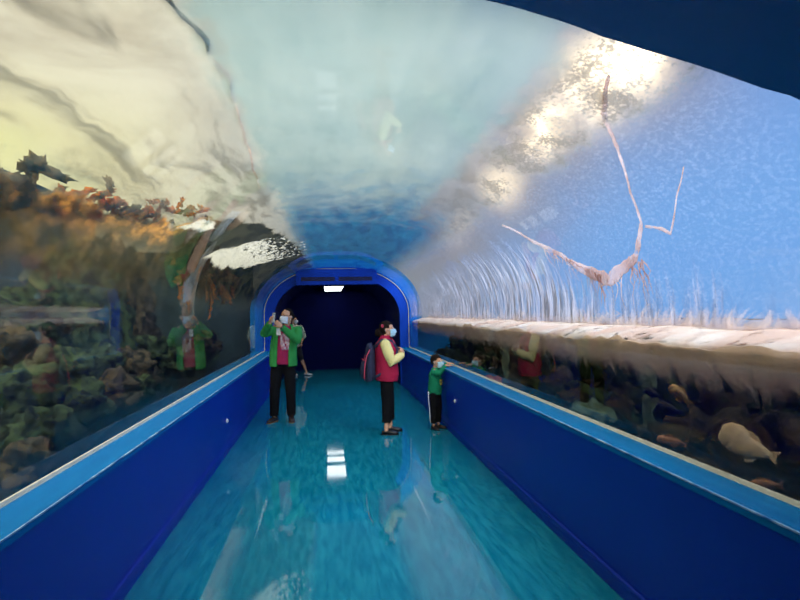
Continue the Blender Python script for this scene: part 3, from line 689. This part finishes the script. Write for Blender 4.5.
# hanging kelp
gk = 'orange kelp hanging in the left tank'
for k, (px, py, X, h) in enumerate([(196, 240, -2.3, 1.0), (206, 240, -2.2, 1.35), (214, 245, -2.1, 1.0), (188, 238, -2.5, .8), (222, 262, -2.1, .8), (200, 236, -2.4, 1.2)]):
    p = at_x(px, py, X)
    o = weed('kelp', p, h, 12, M['kelp'], 'orange brown kelp hanging in a tangle in the left tank', 500+k, .45, .045, gk, 'kelp'); o.rotation_euler = (PI, 0, k)
# kelp leaves washed onto the left shoulder of the arch
def leaf(cx, cy, L, W, ang, seed, mt):
    """ragged flat leaf lying on the glass; sizes in metres"""
    u0, v0 = aim(cx, cy); r_ = random.Random(seed); P = []
    n = 22
    for k in range(n):
        a = 2*PI*k/n; q = (1 + .35*noise.noise(Vector((k*.9, seed, 0))) + (.22 if k % 2 else -.1))
        x = math.cos(a)*L*q; y = math.sin(a)*W*q; P.append((u0 + x*math.sin(ang) + y*math.cos(ang), v0 + (x*math.cos(ang) - y*math.sin(ang))*1.6))
    bm = bmesh.new(); c = bm.verts.new(at_u(u0, v0, .075)[0]); ring1 = []; ring2 = []
    for (u, v) in P:
        ring1.append(bm.verts.new(at_u((u+u0)/2, (v+v0)/2, .075 + .02*r_.random())[0])); ring2.append(bm.verts.new(at_u(u, v, .07 + .03*r_.random())[0]))
    for k in range(n):
        m_ = (k+1) % n; bm.faces.new((c, ring1[k], ring1[m_])); bm.faces.new((ring1[k], ring2[k], ring2[m_], ring1[m_]))
    o = link('kelp_leaf', bm, mt); o.modifiers.new('thick', 'SOLIDIFY').thickness = .004
    return o
gk = 'kelp leaves washed against the left of the arch'
r2 = random.Random(5)
for k in range(64):
    px = -4 + 3.4*k + 4*r2.random(); py = (192 if px < 110 else 186) + .18*px + r2.uniform(-7, 14)
    sc_ = .5 + .75*r2.random()
    tag(leaf(px, py, .06*sc_, .022*sc_, r2.uniform(-.9, .9), k, M['leaf' if k % 3 and px > 70 else 'leaf2']), 'small brown kelp leaf washed against the left of the arch', 'kelp', gk)
tag(leaf(48, 178, .05, .045, .3, 90, M['leaf2']), 'dark rounded kelp leaf standing highest at the left edge', 'kelp')
tag(leaf(66, 186, .11, .02, .1, 91, M['leaf2']), 'long dark kelp blade beside the highest rounded leaf', 'kelp')
tag(leaf(122, 197, .06, .02, -.4, 92, M['leaf2']), 'thin curled kelp blade above the orange kelp', 'kelp')
# small studs on the low walls
for nm, p, sgn, lab in (('wall_stud', (FL + (IL-FL)*.5, 6.63, .40), 1, 'small white stud on the left low wall'), ('wall_stud', (FR + (IR-FR)*.55, 6.95, .47), -1, 'small white stud on the right low wall beside the boy')):
    bm = bmesh.new(); loft(bm, [(p[0] - sgn*.01, p[1], p[2]), (p[0] + sgn*.012, p[1], p[2]), (p[0] + sgn*.02, p[1], p[2])], [.026, .026, .012], 16)
    tag(link(nm, bm, M['stud']), lab, 'wall stud')

# ------------------------------------------------------------------ people
def V3(*a): return Vector(a)
def hand(bm, w, d, n, up, s=1.0, curl=.5, thumb=1):
    """palm from wrist w along d, palm facing n, thumb towards up"""
    d = Vector(d).normalized(); n = Vector(n); n = (n - d*n.dot(d)).normalized(); c = d.cross(n) * thumb
    loft(bm, [w - d*.02*s, w + d*.02*s, w + d*.05*s, w + d*.085*s], [(.022*s, .026*s), (.019*s, .034*s), (.017*s, .041*s), (.014*s, .038*s)], 12, side=n)
    for k, (o, L) in enumerate(((-.030, .070), (-.010, .080), (.010, .075), (.029, .058))):
        p = w + d*.075*s - c*o*s; q = d.copy(); pts = [p - d*.01*s, p]; r = [.0095*s]*2
        for j in range(3):
            a = curl*(.5+.35*j); q = (d*math.cos(a*(j+1)*.6) + n*math.sin(a*(j+1)*.6)).normalized(); p = p + q*L*s*(.42, .32, .26)[j]; pts.append(p); r.append((.0092, .0085, .007)[j]*s)
        loft(bm, pts, r, 8)
    p = w + d*.02*s + c*.024*s; pts = [p, p + (d*.6+c*.6+n*.25)*.035*s, p + (d*.85+c*.55+n*.5)*.062*s, p + (d*1.1+c*.45+n*.65)*.08*s]
    loft(bm, pts, [.013*s, .012*s, .0105*s, .008*s], 8)
def head(bm, c, R, s=1.0):
    """head with face towards local -Y, R turns it"""
    T = lambda x, y, z: c + R @ (Vector((x, y, z))*s)
    rows = [(-.112, -.030, .030, .034), (-.100, -.026, .046, .052), (-.075, -.016, .056, .072), (-.045, -.008, .064, .084), (-.01, 0, .071, .092), (.03, .004, .075, .096), (.065, .008, .070, .090), (.092, .010, .054, .070), (.108, .012, .030, .040), (.113, .012, .008, .010)]
    bm2 = []; n = 18; rings = []
    for z, y, rx, ry in rows:
        rings.append([bm.verts.new(T(rx*math.cos(2*PI*k/n), y + ry*math.sin(2*PI*k/n), z)) for k in range(n)])
    for r0, r1 in zip(rings, rings[1:]):
        for k in range(n): bm.faces.new((r0[k], r0[(k+1) % n], r1[(k+1) % n], r1[k]))
    bm.faces.new(rings[0][::-1]); bm.faces.new(rings[-1])
    loft(bm, [T(0, -.085, .018), T(0, -.098, -.005), T(0, -.106, -.024), T(0, -.092, -.034)], [.010*s, .013*s, .016*s, .012*s], 8)     # nose
    loft(bm, [T(-.024, -.082, -.062), T(0, -.093, -.062), T(.024, -.082, -.062)], [.008*s, .011*s, .008*s], 8)                       # lips
    for g in (-1, 1): ball(bm, T(g*.074, .012, -.012), (.012*s, .019*s, .031*s), R, 10, 8)                                            # ears
    for g in (-1, 1): ball(bm, T(g*.030, -.074, .022), (.024*s, .014*s, .008*s), R, 10, 6)                                            # brows
def face_parts(root, c, R, s, maskmat, hairmat, hairfn, glasses=False):
    T = lambda x, y, z: c + R @ (Vector((x, y, z))*s)
    for g in (-1, 1):
        bm = bmesh.new(); ball(bm, T(g*.029, -.086, .006), (.013*s, .007*s, .007*s), R, 10, 6); e = link('eye', bm, M['white'], root)
        bm = bmesh.new(); ball(bm, T(g*.029, -.0915, .006), (.006*s, .004*s, .006*s), R, 8, 6); link('pupil', bm, M['lens'], e)
    # face mask: a curved cloth from under the eyes to under the chin
    bm = bmesh.new(); G = []
    for i in range(9):
        z = -.012 - .108*i/8; row = []
        for j in range(13):
            a = -1.18 + 2.36*j/12; bulge = .102 + .020*math.sin(PI*i/8)*math.cos(a) + (.012*math.cos(a)**4 if i < 5 else 0)
            row.append(bm.verts.new(T(.076*(1 - .025*max(0, i-4))*math.sin(a), -bulge*math.cos(a)*1.0 - .006 + (.012 if i > 6 else 0)*0, z + .006*math.cos(a))))
        G.append(row)
    for i in range(8):
        for j in range(12): bm.faces.new((G[i][j], G[i][j+1], G[i+1][j+1], G[i+1][j]))
    mk = link('face_mask', bm, maskmat, root); sm = mk.modifiers.new('thick', 'SOLIDIFY'); sm.thickness = .003*s
    bm = bmesh.new()
    for g in (-1, 1): loft(bm, [T(g*.070, -.036, -.03), T(g*.080, -.01, -.005), T(g*.083, .02, .002), T(g*.078, .03, -.02), T(g*.074, -.036, -.085)], [.0018*s]*5, 6)
    link('ear_loops', bm, maskmat, mk)
    # hair cap
    bm = bmesh.new(); vs = ball(bm, T(0, .012, .012), (.083*s, .104*s, .108*s), R, 30, 22)
    Ri = R.inverted(); kill = []
    for v in vs:
        q = Ri @ ((v.co - c)/s)
        if hairfn(q): kill.append(v)
        else:
            v.co += (v.co - c).normalized()*.007*s*noise.noise(Vector(q)*40)
    bmesh.ops.delete(bm, geom=kill, context='VERTS')
    h = link('hair', bm, hairmat, root); sm = h.modifiers.new('thick', 'SOLIDIFY'); sm.thickness = .008*s
    if glasses:
        bm = bmesh.new()
        for g in (-1, 1):
            pts = [T(g*.031 + .022*math.cos(a), -.104, .004 + .016*math.sin(a)) for a in [2*PI*k/14 for k in range(15)]]; loft(bm, pts, [.0022*s]*15, 6)
            loft(bm, [T(g*.053, -.102, .008), T(g*.076, -.05, .008), T(g*.080, .01, .002)], [.002*s]*3, 6)
        loft(bm, [T(-.010, -.106, .008), T(.010, -.106, .008)], [.002*s]*2, 6); link('glasses', bm, M['lens'], root)
    return h
def shoe(root, ankle, d, s, mt, name='shoe', low=False, solemat=None):
    d = Vector((d[0], d[1], 0)).normalized(); a = Vector((ankle[0], ankle[1], 0)); bm = bmesh.new(); hh = .035 if low else .05
    c = lambda t, z: a + d*t*s + Vector((0, 0, z*s))
    loft(bm, [c(-.075, .035), c(-.06, .040), c(-.01, .042), c(.06, .038), c(.12, .030), c(.165, .026), c(.185, .024)],
         [(.018*s, .020*s), (.034*s, hh*.75*s), (.038*s, hh*.8*s), (.042*s, .036*s), (.046*s, .029*s), (.036*s, .024*s), (.014*s, .014*s)], 14, side=(-d.y, d.x, 0))
    if not low: loft(bm, [c(-.02, .03), c(-.018, .085)], [.042*s, .040*s], 12)
    for v in bm.verts: v.co.z = max(v.co.z, .006)
    o = link(name, bm, mt, root)
    bm = bmesh.new(); P = [(-.08, .03), (-.05, .038), (.03, .036), (.11, .048), (.17, .036), (.19, .0)]
    P = P + [(x, -y) for x, y in P[::-1][1:]]; sd = Vector((-d.y, d.x, 0))
    lo = [bm.verts.new(a + d*x*s + sd*y*s) for x, y in P]; hi = [bm.verts.new(a + d*x*s + sd*y*s + Vector((0, 0, .014*s))) for x, y in P]
    bm.faces.new(lo); bm.faces.new(hi[::-1])
    for i in range(len(P)): bm.faces.new((lo[i], hi[i], hi[(i+1) % len(P)], lo[(i+1) % len(P)]))
    link('sole', bm, solemat or M['flat'], o, smooth=False)
def body(root, J, s, R, hands, thin=1.0, vox=.0075):
    """continuous bare figure: head, neck, trunk, arms, hands, legs"""
    bm = bmesh.new(); k = s*thin
    head(bm, J['head'], R, s)
    nb = J['neck']; loft(bm, [nb - V3(0, 0, .04*s), nb, J['head'] + R @ V3(0, .02*s, -.06*s), J['head'] + R @ V3(0, .01*s, -.02*s)], [.060*k, .052*k, .050*k, .05*k], 12)
    loft(bm, [J['pelvis'] - V3(0, 0, .06*s), J['pelvis'], J['chest'] - V3(0, 0, .12*s), J['chest'], nb - V3(0, 0, .02*s)], [(.10*k, .08*k), (.14*k, .10*k), (.115*k, .09*k), (.15*k, .10*k), (.07*k, .06*k)], 16, side=J.get('side', (1, 0, 0)))
    for q in ('l', 'r'):
        S_, E_, W_ = J['sh'+q], J['el'+q], J['wr'+q]
        loft(bm, [nb.lerp(S_, .35), S_, S_.lerp(E_, .5), E_, E_.lerp(W_, .35), W_], [.045*k, .050*k, .042*k, .036*k, .037*k, .024*k], 10)
        H_, K_, A_ = J['hi'+q], J['kn'+q], J['an'+q]
        loft(bm, [H_, H_.lerp(K_, .4), K_, K_.lerp(A_, .3), K_.lerp(A_, .75), A_], [.082*k, .075*k, .052*k, .054*k, .036*k, .034*k], 12)
        dd = J['foot'+q]; d = Vector((dd[0], dd[1], 0)).normalized()
        loft(bm, [A_, V3(A_.x, A_.y, .045*s) - d*.01, V3(A_.x, A_.y, .035*s) + d*.07*s, V3(A_.x, A_.y, .025*s) + d*.13*s], [.032*k, .034*k, .030*k, .018*k], 10)
    for h in hands: hand(bm, *h[:4], **h[4])
    return remesh(link('body', bm, M['skin'], root), vox, 1)
def trousers(root, J, s, mt, k=1.0, hem=.06, loose=1.0, name='trousers', seat=(.155, .125), vox=.010):
    bm = bmesh.new(); sd = J.get('side', (1, 0, 0))
    loft(bm, [J['pelvis'] + V3(0, 0, .10*s), J['pelvis'], (J['hil']+J['hir'])/2 - V3(0, 0, .05*s)], [(seat[0]*k*s*.93, seat[1]*k*s*.9), (seat[0]*k*s, seat[1]*k*s), (seat[0]*.9*k*s, seat[1]*.9*k*s)], 18, side=sd)
    for q in ('l', 'r'):
        H_, K_, A_ = J['hi'+q], J['kn'+q], J['an'+q]; e = A_.lerp(K_, max(0, (hem*s)/(K_-A_).length))
        loft(bm, [H_ + V3(0, 0, .04*s), H_, H_.lerp(K_, .5), K_, K_.lerp(e, .5), e], [.085*k*s, .095*k*s, .085*k*s*loose, .072*k*s*loose, .066*k*s*loose, .060*k*s*loose], 14)
    for v in bm.verts: v.co += v.co.normalized()*.008*s*noise.noise(v.co*9)
    return remesh(link(name, bm, mt, root), vox, 1)
def sleeve(bm, J, q, s, k=1.0, end=.92, bag=1.0):
    S_, E_, W_ = J['sh'+q], J['el'+q], J['wr'+q]; e = E_.lerp(W_, end); inn = J['neck'].lerp(S_, .5) - V3(0, 0, .03*s)
    loft(bm, [inn, S_, S_.lerp(E_, .5), E_, E_.lerp(e, .5), e], [.060*k*s, .068*k*s, .060*k*s*bag, .056*k*s*bag, .048*k*s*bag, .038*k*s*bag], 12)

# ---- man in a green jacket taking a picture
P0 = on_floor(283, 421.5)
man = empty('person', P0); tag(man, 'man in an open green jacket and white mask holding up a phone', 'person')
J = dict(head=V3(.085, -.03, 1.575), neck=V3(.075, .0, 1.43), chest=V3(.05, .0, 1.26), pelvis=V3(.02, .01, .93),
  shl=V3(-.12, -.01, 1.37), ell=V3(-.25, -.10, 1.33), wrl=V3(-.14, -.30, 1.49),
  shr=V3(.25, .0, 1.36), elr=V3(.24, -.19, 1.22), wrr=V3(.02, -.30, 1.43),
  hil=V3(-.07, .01, .90), knl=V3(-.11, -.02, .49), anl=V3(-.13, .02, .09), hir=V3(.10, .01, .90), knr=V3(.12, -.02, .49), anr=V3(.125, .02, .09),
  footl=(-.45, -1), footr=(.1, -1))
Rm = Matrix.Rotation(-.72, 3, 'Z') @ Matrix.Rotation(-.10, 3, 'X')
body(man, J, 1.0, Rm, [(J['wrl'], (.25, -.25, .9), (.8, -.3, -.2), 0, dict(curl=1.3, thumb=-1)), (J['wrr'], (-.75, -.1, .65), (-.2, .9, .2), 0, dict(curl=1.2, thumb=1))])
trousers(man, J, 1.0, M['black'], hem=.0, loose=1.08)
bm = bmesh.new(); loft(bm, [V3(.01, .0, .86), V3(.02, .0, 1.0), V3(.05, .0, 1.22), V3(.055, .0, 1.36), V3(.075, 0, 1.44)], [(.165, .125), (.165, .125), (.17, .12), (.145, .10), (.07, .065)], 20, side=(1, 0, 0))
shirt = remesh(link('shirt', bm, M['maroon'], man), .009, 1)
bm = bmesh.new()   # pale printed panel on the chest
G = []
for i in range(11):
    r = []
    for j in range(9):
        x = .055 + (-.068 + .136*j/8)*(1 + .12*math.sin(i*2.1)); z = 1.08 + .25*i/10 + .012*math.sin(j*2.3)
        r.append(bm.verts.new((x, -math.sqrt(max(0, 1-((x-.045)/.175)**2))*.124 - .005, z)))
    G.append(r)
for i in range(10):
    for j in range(8):
        if (i*7+j*3) % 11 not in (0, 4): bm.faces.new((G[i][j], G[i][j+1], G[i+1][j+1], G[i+1][j]))
pr = link('shirt_print', bm, mat('pale_print', srgb(226, 205, 208), .8, var=srgb(196, 120, 140), vscale=26, vamt=.2), shirt); pr.modifiers.new('thick', 'SOLIDIFY').thickness = .002
# jacket: open C-shaped shell with sleeves and collar
bm = bmesh.new(); n = 30; gap = .62
rows = [(.83, .015, .205, .160, .46), (.90, .015, .205, .160, .45), (1.05, .02, .20, .155, .46), (1.22, .04, .20, .15, .50), (1.34, .055, .185, .135, .55), (1.41, .07, .12, .10, .72), (1.455, .075, .085, .085, .85)]
for th in (0,):
    outer, inner = [], []
    for (z, cx, rx, ry, gp) in rows:
        A0 = -PI/2 + gp; A1 = 1.5*PI - gp; o_, i_ = [], []
        for k in range(n+1):
            a = A0 + (A1-A0)*k/n; w = 1 + .03*math.sin(a*5 + z*9)
            o_.append(bm.verts.new((cx + rx*w*math.cos(a), ry*w*math.sin(a), z))); i_.append(bm.verts.new((cx + (rx-.022)*w*math.cos(a), (ry-.022)*w*math.sin(a), z)))
        outer.append(o_); inner.append(i_)
    for a, b, c_, d_ in zip(outer, outer[1:], inner, inner[1:]):
        for k in range(n): bm.faces.new((a[k], a[k+1], b[k+1], b[k])); bm.faces.new((c_[k], d_[k], d_[k+1], c_[k+1]))
        bm.faces.new((a[0], b[0], d_[0], c_[0])); bm.faces.new((a[n], c_[n], d_[n], b[n]))
    for k in range(n): bm.faces.new((outer[0][k], inner[0][k], inner[0][k+1], outer[0][k+1])); bm.faces.new((outer[-1][k], outer[-1][k+1], inner[-1][k+1], inner[-1][k]))
sleeve(bm, J, 'l', 1.0, 1.02, .95, 1.15); sleeve(bm, J, 'r', 1.0, 1.02, .95, 1.2)
remesh(link('jacket', bm, M['green'], man), .0085, 1)
bm = bmesh.new(); loft(bm, [V3(.20, .155, 1.40), V3(.21, .165, 1.1)], [.03, .05], 10); 
bm.free()
# watch, badge and lanyard
bm = bmesh.new(); p = J['elr'].lerp(J['wrr'], .97); d = (J['wrr']-J['elr']).normalized(); loft(bm, [p - d*.012, p + d*.012], [.032, .032], 14); link('wrist_watch', bm, M['lens'], man)
bm = bmesh.new(); box(bm, -.06, .0, -.205, -.198, 1.30, 1.40, .002); bd = link('name_badge', bm, M['badge'], man, smooth=False)
bm = bmesh.new(); loft(bm, [V3(-.03, -.20, 1.40), V3(-.005, -.15, 1.43), V3(.02, -.07, 1.47)], [.004]*3, 6); link('lanyard', bm, M['badge'], bd)
face_parts(man, J['head'], Rm, 1.0, M['white'], M['hair'], lambda q: (q.y < -.035 and q.z < .072) or q.z < -.05 or (q.y < .03 and q.z < -.0), glasses=True)
shoe(man, J['anl'], (-.45, -1), 1.0, M['shoe'], solemat=M['sole']); shoe(man, J['anr'], (.1, -1), 1.0, M['shoe'], solemat=M['sole'])
ph = empty('phone', P0 + V3(-.085, -.36, 1.56)); tag(ph, 'white phone held up in the hands of the man in green', 'phone')
ph.rotation_euler = (-.12, 0, -.95)
bm = bmesh.new(); box(bm, -.037, .037, -.004, .004, -.075, .075, .0035); link('case', bm, M['phone'], ph, smooth=False)
bm = bmesh.new(); box(bm, -.034, .034, .0042, .0052, -.070, .070); link('screen', bm, M['lens'], ph, smooth=False)
bm = bmesh.new(); ball(bm, (.022, -.0045, .055), (.009, .002, .009), seg=10, rings=6); link('camera_lens', bm, M['lens'], ph)

# ---- woman in a red vest, arms crossed, facing the right window
P1 = on_floor(388, 433)
wo = empty('person', P1); tag(wo, 'woman in a red vest with crossed pale yellow sleeves and a backpack', 'person')
sd = (0, 1, 0)
J = dict(head=V3(.01, .0, 1.385), neck=V3(-.02, .0, 1.255), chest=V3(-.01, .0, 1.10), pelvis=V3(-.015, .0, .80), side=sd,
  shl=V3(-.03, -.155, 1.19), ell=V3(.045, -.20, .955), wrl=V3(.205, -.08, 1.045), shr=V3(-.01, .155, 1.19), elr=V3(.07, .17, .97), wrr=V3(.215, -.01, 1.075),
  hil=V3(-.01, -.075, .78), knl=V3(-.01, -.08, .43), anl=V3(-.03, -.10, .085), hir=V3(.0, .075, .78), knr=V3(.03, .08, .43), anr=V3(.045, .10, .085), footl=(1, -.2), footr=(1, -.15))
Rw = Matrix.Rotation(PI/2 - .12, 3, 'Z') @ Matrix.Rotation(-.06, 3, 'X')
hw = [(J['wrl'], (.15, .95, .3), (-1, .1, 0), 0, dict(curl=.7, s=.92, thumb=1)), (J['wrr'], (-.1, -.95, .25), (-.9, -.1, -.2), 0, dict(curl=.7, s=.92, thumb=-1))]
body(wo, J, .90, Rw, hw)
trousers(wo, J, .92, M['black'], hem=.08, loose=1.12, seat=(.16, .135))
bm = bmesh.new(); sleeve(bm, J, 'l', .92, 1.1, .98, 1.2); sleeve(bm, J, 'r', .92, 1.05, .98, 1.2)
remesh(link('sleeves', bm, M['yellow'], wo), .009, 1)
bm = bmesh.new(); loft(bm, [V3(-.01, 0, .70), V3(-.005, 0, .78), V3(-.005, 0, .95), V3(-.005, 0, 1.10), V3(-.015, 0, 1.20), V3(-.02, 0, 1.25), V3(-.018, 0, 1.30)], [(.195, .155), (.195, .160), (.185, .148), (.190, .150), (.165, .125), (.085, .08), (.072, .072)], 22, side=sd)
for v in bm.verts:
    v.co += V3(v.co.x, v.co.y, 0).normalized()*.006*math.sin(v.co.z*60)
remesh(link('vest', bm, M['vest'], wo), .009, 1)
bm = bmesh.new(); loft(bm, [V3(.135, -.02, .73), V3(.143, -.01, .95), V3(.143, 0, 1.08), V3(.11, 0, 1.2), V3(.055, 0, 1.29)], [.005]*5, 6); link('zip', bm, M['pink'], wo)
h = face_parts(wo, J['head'], Rw, .92, M['mask_blue'], M['hair'], lambda q: (q.y < -.045 and q.z < .055) or q.z < -.085 or (q.y < .015 and q.z < -.0))
bm = bmesh.new(); ball(bm, (-.105, .0, 1.335), (.05, .05, .055)); 
for v in bm.verts: v.co += v.normal*.01*noise.noise(v.co*40)
ball(bm, (-.06, 0, 1.30), (.05, .05, .045)); remesh(link('hair_bun', bm, M['hair'], h), .007, 1)
bm = bmesh.new()
for k in range(6): ball(bm, (-.055 + .012*math.cos(k*1.05), -.06 + .004*k % .01, 1.425 + .016*math.sin(k*1.05)), .009, seg=8, rings=6)
link('hair_clip', bm, M['pink'], h)
for q in ('l', 'r'): shoe(wo, J['an'+q] + V3(.0, 0, 0), J['foot'+q], .86, M['flat'], low=True)
# backpack: on her back, a thing of its own
bp = empty('backpack', P1 + V3(-.215, .0, .92)); tag(bp, 'charcoal backpack with pink piping worn by the woman in red', 'backpack')
bm = bmesh.new(); loft(bm, [V3(.02, 0, .255), V3(.0, 0, .245), V3(-.005, 0, .17), V3(-.01, 0, .0), V3(-.015, 0, -.14), V3(-.01, 0, -.20), V3(0, 0, -.215)], [(.06, .03), (.11, .05), (.14, .065), (.145, .075), (.145, .08), (.135, .075), (.11, .05)], 18, side=sd)
remesh(link('main_bag', bm, M['pack'], bp), .009, 2)
bm = bmesh.new(); loft(bm, [V3(-.085, 0, .05), V3(-.095, 0, .02), V3(-.105, 0, -.07), V3(-.10, 0, -.16), V3(-.08, 0, -.185)], [(.08, .02), (.11, .03), (.12, .04), (.12, .04), (.09, .02)], 16, side=sd)
link('front_pocket', bm, M['pack'], bp)
bm = bmesh.new()
for g in (-1, 1): loft(bm, [V3(-.015, g*.12, .20), V3(-.06, g*.135, .12), V3(-.085, g*.140, 0), V3(-.095, g*.14, -.12), V3(-.09, g*.12, -.19)], [.008]*5, 8)
loft(bm, [V3(-.09, -.12, .06), V3(-.115, 0, .07), V3(-.09, .12, .06)], [.006]*3, 8)
link('piping', bm, M['pink'], bp)
bm = bmesh.new()
for g in (-1, 1): loft(bm, [V3(.05, g*.09, .22), V3(.14, g*.105, .325), V3(.27, g*.11, .31), V3(.352, g*.11, .20), V3(.31, g*.165, .03), V3(.22, g*.17, -.06), V3(.08, g*.15, -.14), V3(.0, g*.13, -.17)], [(.006, .018)]*8, 10)
link('strap', bm, M['pack'], bp)
bm = bmesh.new(); loft(bm, [V3(.02, -.03, .25), V3(.01, -.02, .285), V3(.01, .02, .285), V3(.02, .03, .25)], [.008]*4, 8); link('grab_handle', bm, M['pack'], bp)

# ---- boy leaning his arms on the right ledge
P2 = on_floor(437, 428.5)
by = empty('person', P2); tag(by, 'small boy in a green sweater leaning his arms on the right ledge', 'person')
bx_ = IR - P2.x     # distance to the ledge edge
s = .66
J = dict(head=V3(.01, -.01, .925), neck=V3(-.005, .0, .815), chest=V3(-.01, .0, .72), pelvis=V3(-.02, .0, .50), side=(.55, .84, 0),
  shl=V3(-.045, -.085, .775), ell=V3(.02, -.145, .765), wrl=V3(bx_ + .015, -.11, ZL + .032), shr=V3(.03, .085, .775), elr=V3(.085, .12, .80), wrr=V3(bx_ + .07, .04, ZL + .045),
  hil=V3(-.045, -.05, .49), knl=V3(-.045, -.055, .27), anl=V3(-.055, -.055, .06), hir=V3(.015, .05, .49), knr=V3(.035, .04, .27), anr=V3(.025, .03, .06), footl=(.45, -1), footr=(.8, -.6))
Rb = Matrix.Rotation(PI/2 - .55, 3, 'Z')
hb = [(J['wrl'], (1, .1, -.02), (0, 0, -1), 0, dict(curl=.3, s=.68, thumb=1)), (J['wrr'], (.9, -.3, .02), (0, 0, -1), 0, dict(curl=.35, s=.68, thumb=-1))]
body(by, J, .74, Rb, hb, thin=.80, vox=.006)
trousers(by, J, .66, M['black'], hem=.04, loose=1.05, seat=(.15, .125), vox=.007)
bm = bmesh.new()
for o_ in (-.0,):
    a = V3(-.125, -.045, .50); loft(bm, [V3(-.118, -.06, .52), V3(-.122, -.075, .40), V3(-.110, -.08, .27), V3(-.108, -.078, .17), V3(-.100, -.072, .09)], [(.006, .011)]*5, 8, side=(1, -.5, 0))
st_ = link('side_stripe', bm, M['white'], by)
bm = bmesh.new(); loft(bm, [V3(-.015, 0, .47), V3(-.018, 0, .53), V3(-.012, 0, .64), V3(-.01, 0, .74), V3(-.005, 0, .80), V3(-.005, 0, .835)], [(.112, .092), (.118, .096), (.112, .09), (.108, .085), (.065, .06), (.045, .045)], 20, side=(.55, .84, 0))
sleeve(bm, J, 'l', .66, .92, .95, 1.1); sleeve(bm, J, 'r', .66, .92, .95, 1.1)
sw = remesh(link('sweater', bm, M['green2'], by), .007, 1)
bm = bmesh.new()     # two blocky yellow marks on the chest
for (a0, z0_, w_, h_) in ((-.03, .60, .012, .075), (-.03, .66, .05, .015), (.015, .60, .012, .075), (-.03, .60, .05, .014), (-.03, .63, .045, .012)):
    d = V3(.55*0 + .78, -.62, 0).normalized(); t_ = V3(.62, .78, 0).normalized(); c0 = V3(.0, -.0, 0) + d*.094 + t_*(a0)
    c0 += V3(-.012, 0, 0)
    vs = [bm.verts.new(c0 + t_*x + V3(0, 0, z)) for x, z in ((0, z0_), (w_, z0_), (w_, z0_+h_), (0, z0_+h_))]; bm.faces.new(vs)
pr = link('sweater_print', bm, M['print'], sw, smooth=False); pr.modifiers.new('thick', 'SOLIDIFY').thickness = .006
face_parts(by, J['head'], Rb, .78, M['mask_blue'], M['hair'], lambda q: (q.y < -.040 and q.z < .048) or q.z < -.065 or (q.y < .03 and q.z < -.0))
for q in ('l', 'r'): shoe(by, J['an'+q], J['foot'+q], .62, M['shoe'])

# ---- someone walking away behind the man
P3 = on_floor(293.5, 376); P3.z = 0
wk = empty('person', P3); tag(wk, 'person in a pale shirt walking in the passage behind the man', 'person')
J = dict(head=V3(.02, .05, 1.46), neck=V3(.02, .02, 1.33), chest=V3(.02, .02, 1.15), pelvis=V3(.0, .0, .86),
  shl=V3(-.15, .02, 1.26), ell=V3(-.2, -.02, 1.02), wrl=V3(-.18, -.12, .82), shr=V3(.20, .02, 1.26), elr=V3(.27, .04, 1.02), wrr=V3(.22, -.06, .86),
  hil=V3(-.07, 0, .84), knl=V3(-.10, -.05, .46), anl=V3(-.05, .04, .085), hir=V3(.09, 0, .84), knr=V3(.20, .0, .47), anr=V3(.33, .05, .10), footl=(1, -.2), footr=(1, -.35))
Rk = Matrix.Rotation(PI/2 - .3, 3, 'Z')
body(wk, J, .92, Rk, [(J['wrl'], (0, -.2, -1), (1, 0, 0), 0, dict(curl=.5, s=.9, thumb=1)), (J['wrr'], (0, -.2, -1), (-1, 0, 0), 0, dict(curl=.5, s=.9, thumb=-1))], vox=.009)
trousers(wk, J, .92, M['short'], hem=.36, name='shorts', loose=1.1)
bm = bmesh.new(); loft(bm, [V3(0, 0, .76), V3(.0, 0, .86), V3(.02, 0, 1.1), V3(.02, .01, 1.24), V3(.02, .02, 1.34)], [(.19, .14), (.19, .14), (.19, .135), (.165, .12), (.07, .065)], 18, side=(1, 0, 0))
sleeve(bm, J, 'l', .95, 1.1, .3, 1.2); sleeve(bm, J, 'r', .95, 1.1, .3, 1.2); remesh(link('shirt', bm, M['pale'], wk), .01, 1)
face_parts(wk, J['head'], Rk, .93, M['white'], M['hair'], lambda q: (q.y < -.040 and q.z < .05) or q.z < -.07 or (q.y < .03 and q.z < -.0))
for q in ('l', 'r'): shoe(wk, J['an'+q], J['foot'+q], .88, M['white'], low=True)
# can and stem added to house the fill lamp, unseen behind the viewer
sf = empty('added_spot_can', (.2, -1.3, 2.32)); tag(sf, 'added black can around the fill lamp, unseen behind the viewer', 'fill_spot')
bm = bmesh.new(); loft(bm, [V3(0, -.12, .02), V3(0, -.10, .018), V3(0, .05, -.002), V3(0, .08, -.006)], [.04, .07, .09, .095], 20, cap=False); link('can', bm, M['lens'], sf)
bm = bmesh.new(); loft(bm, [V3(0, -.02, .08), V3(0, -.02, .24)], [.012, .012], 10); link('stem', bm, M['lens'], sf)
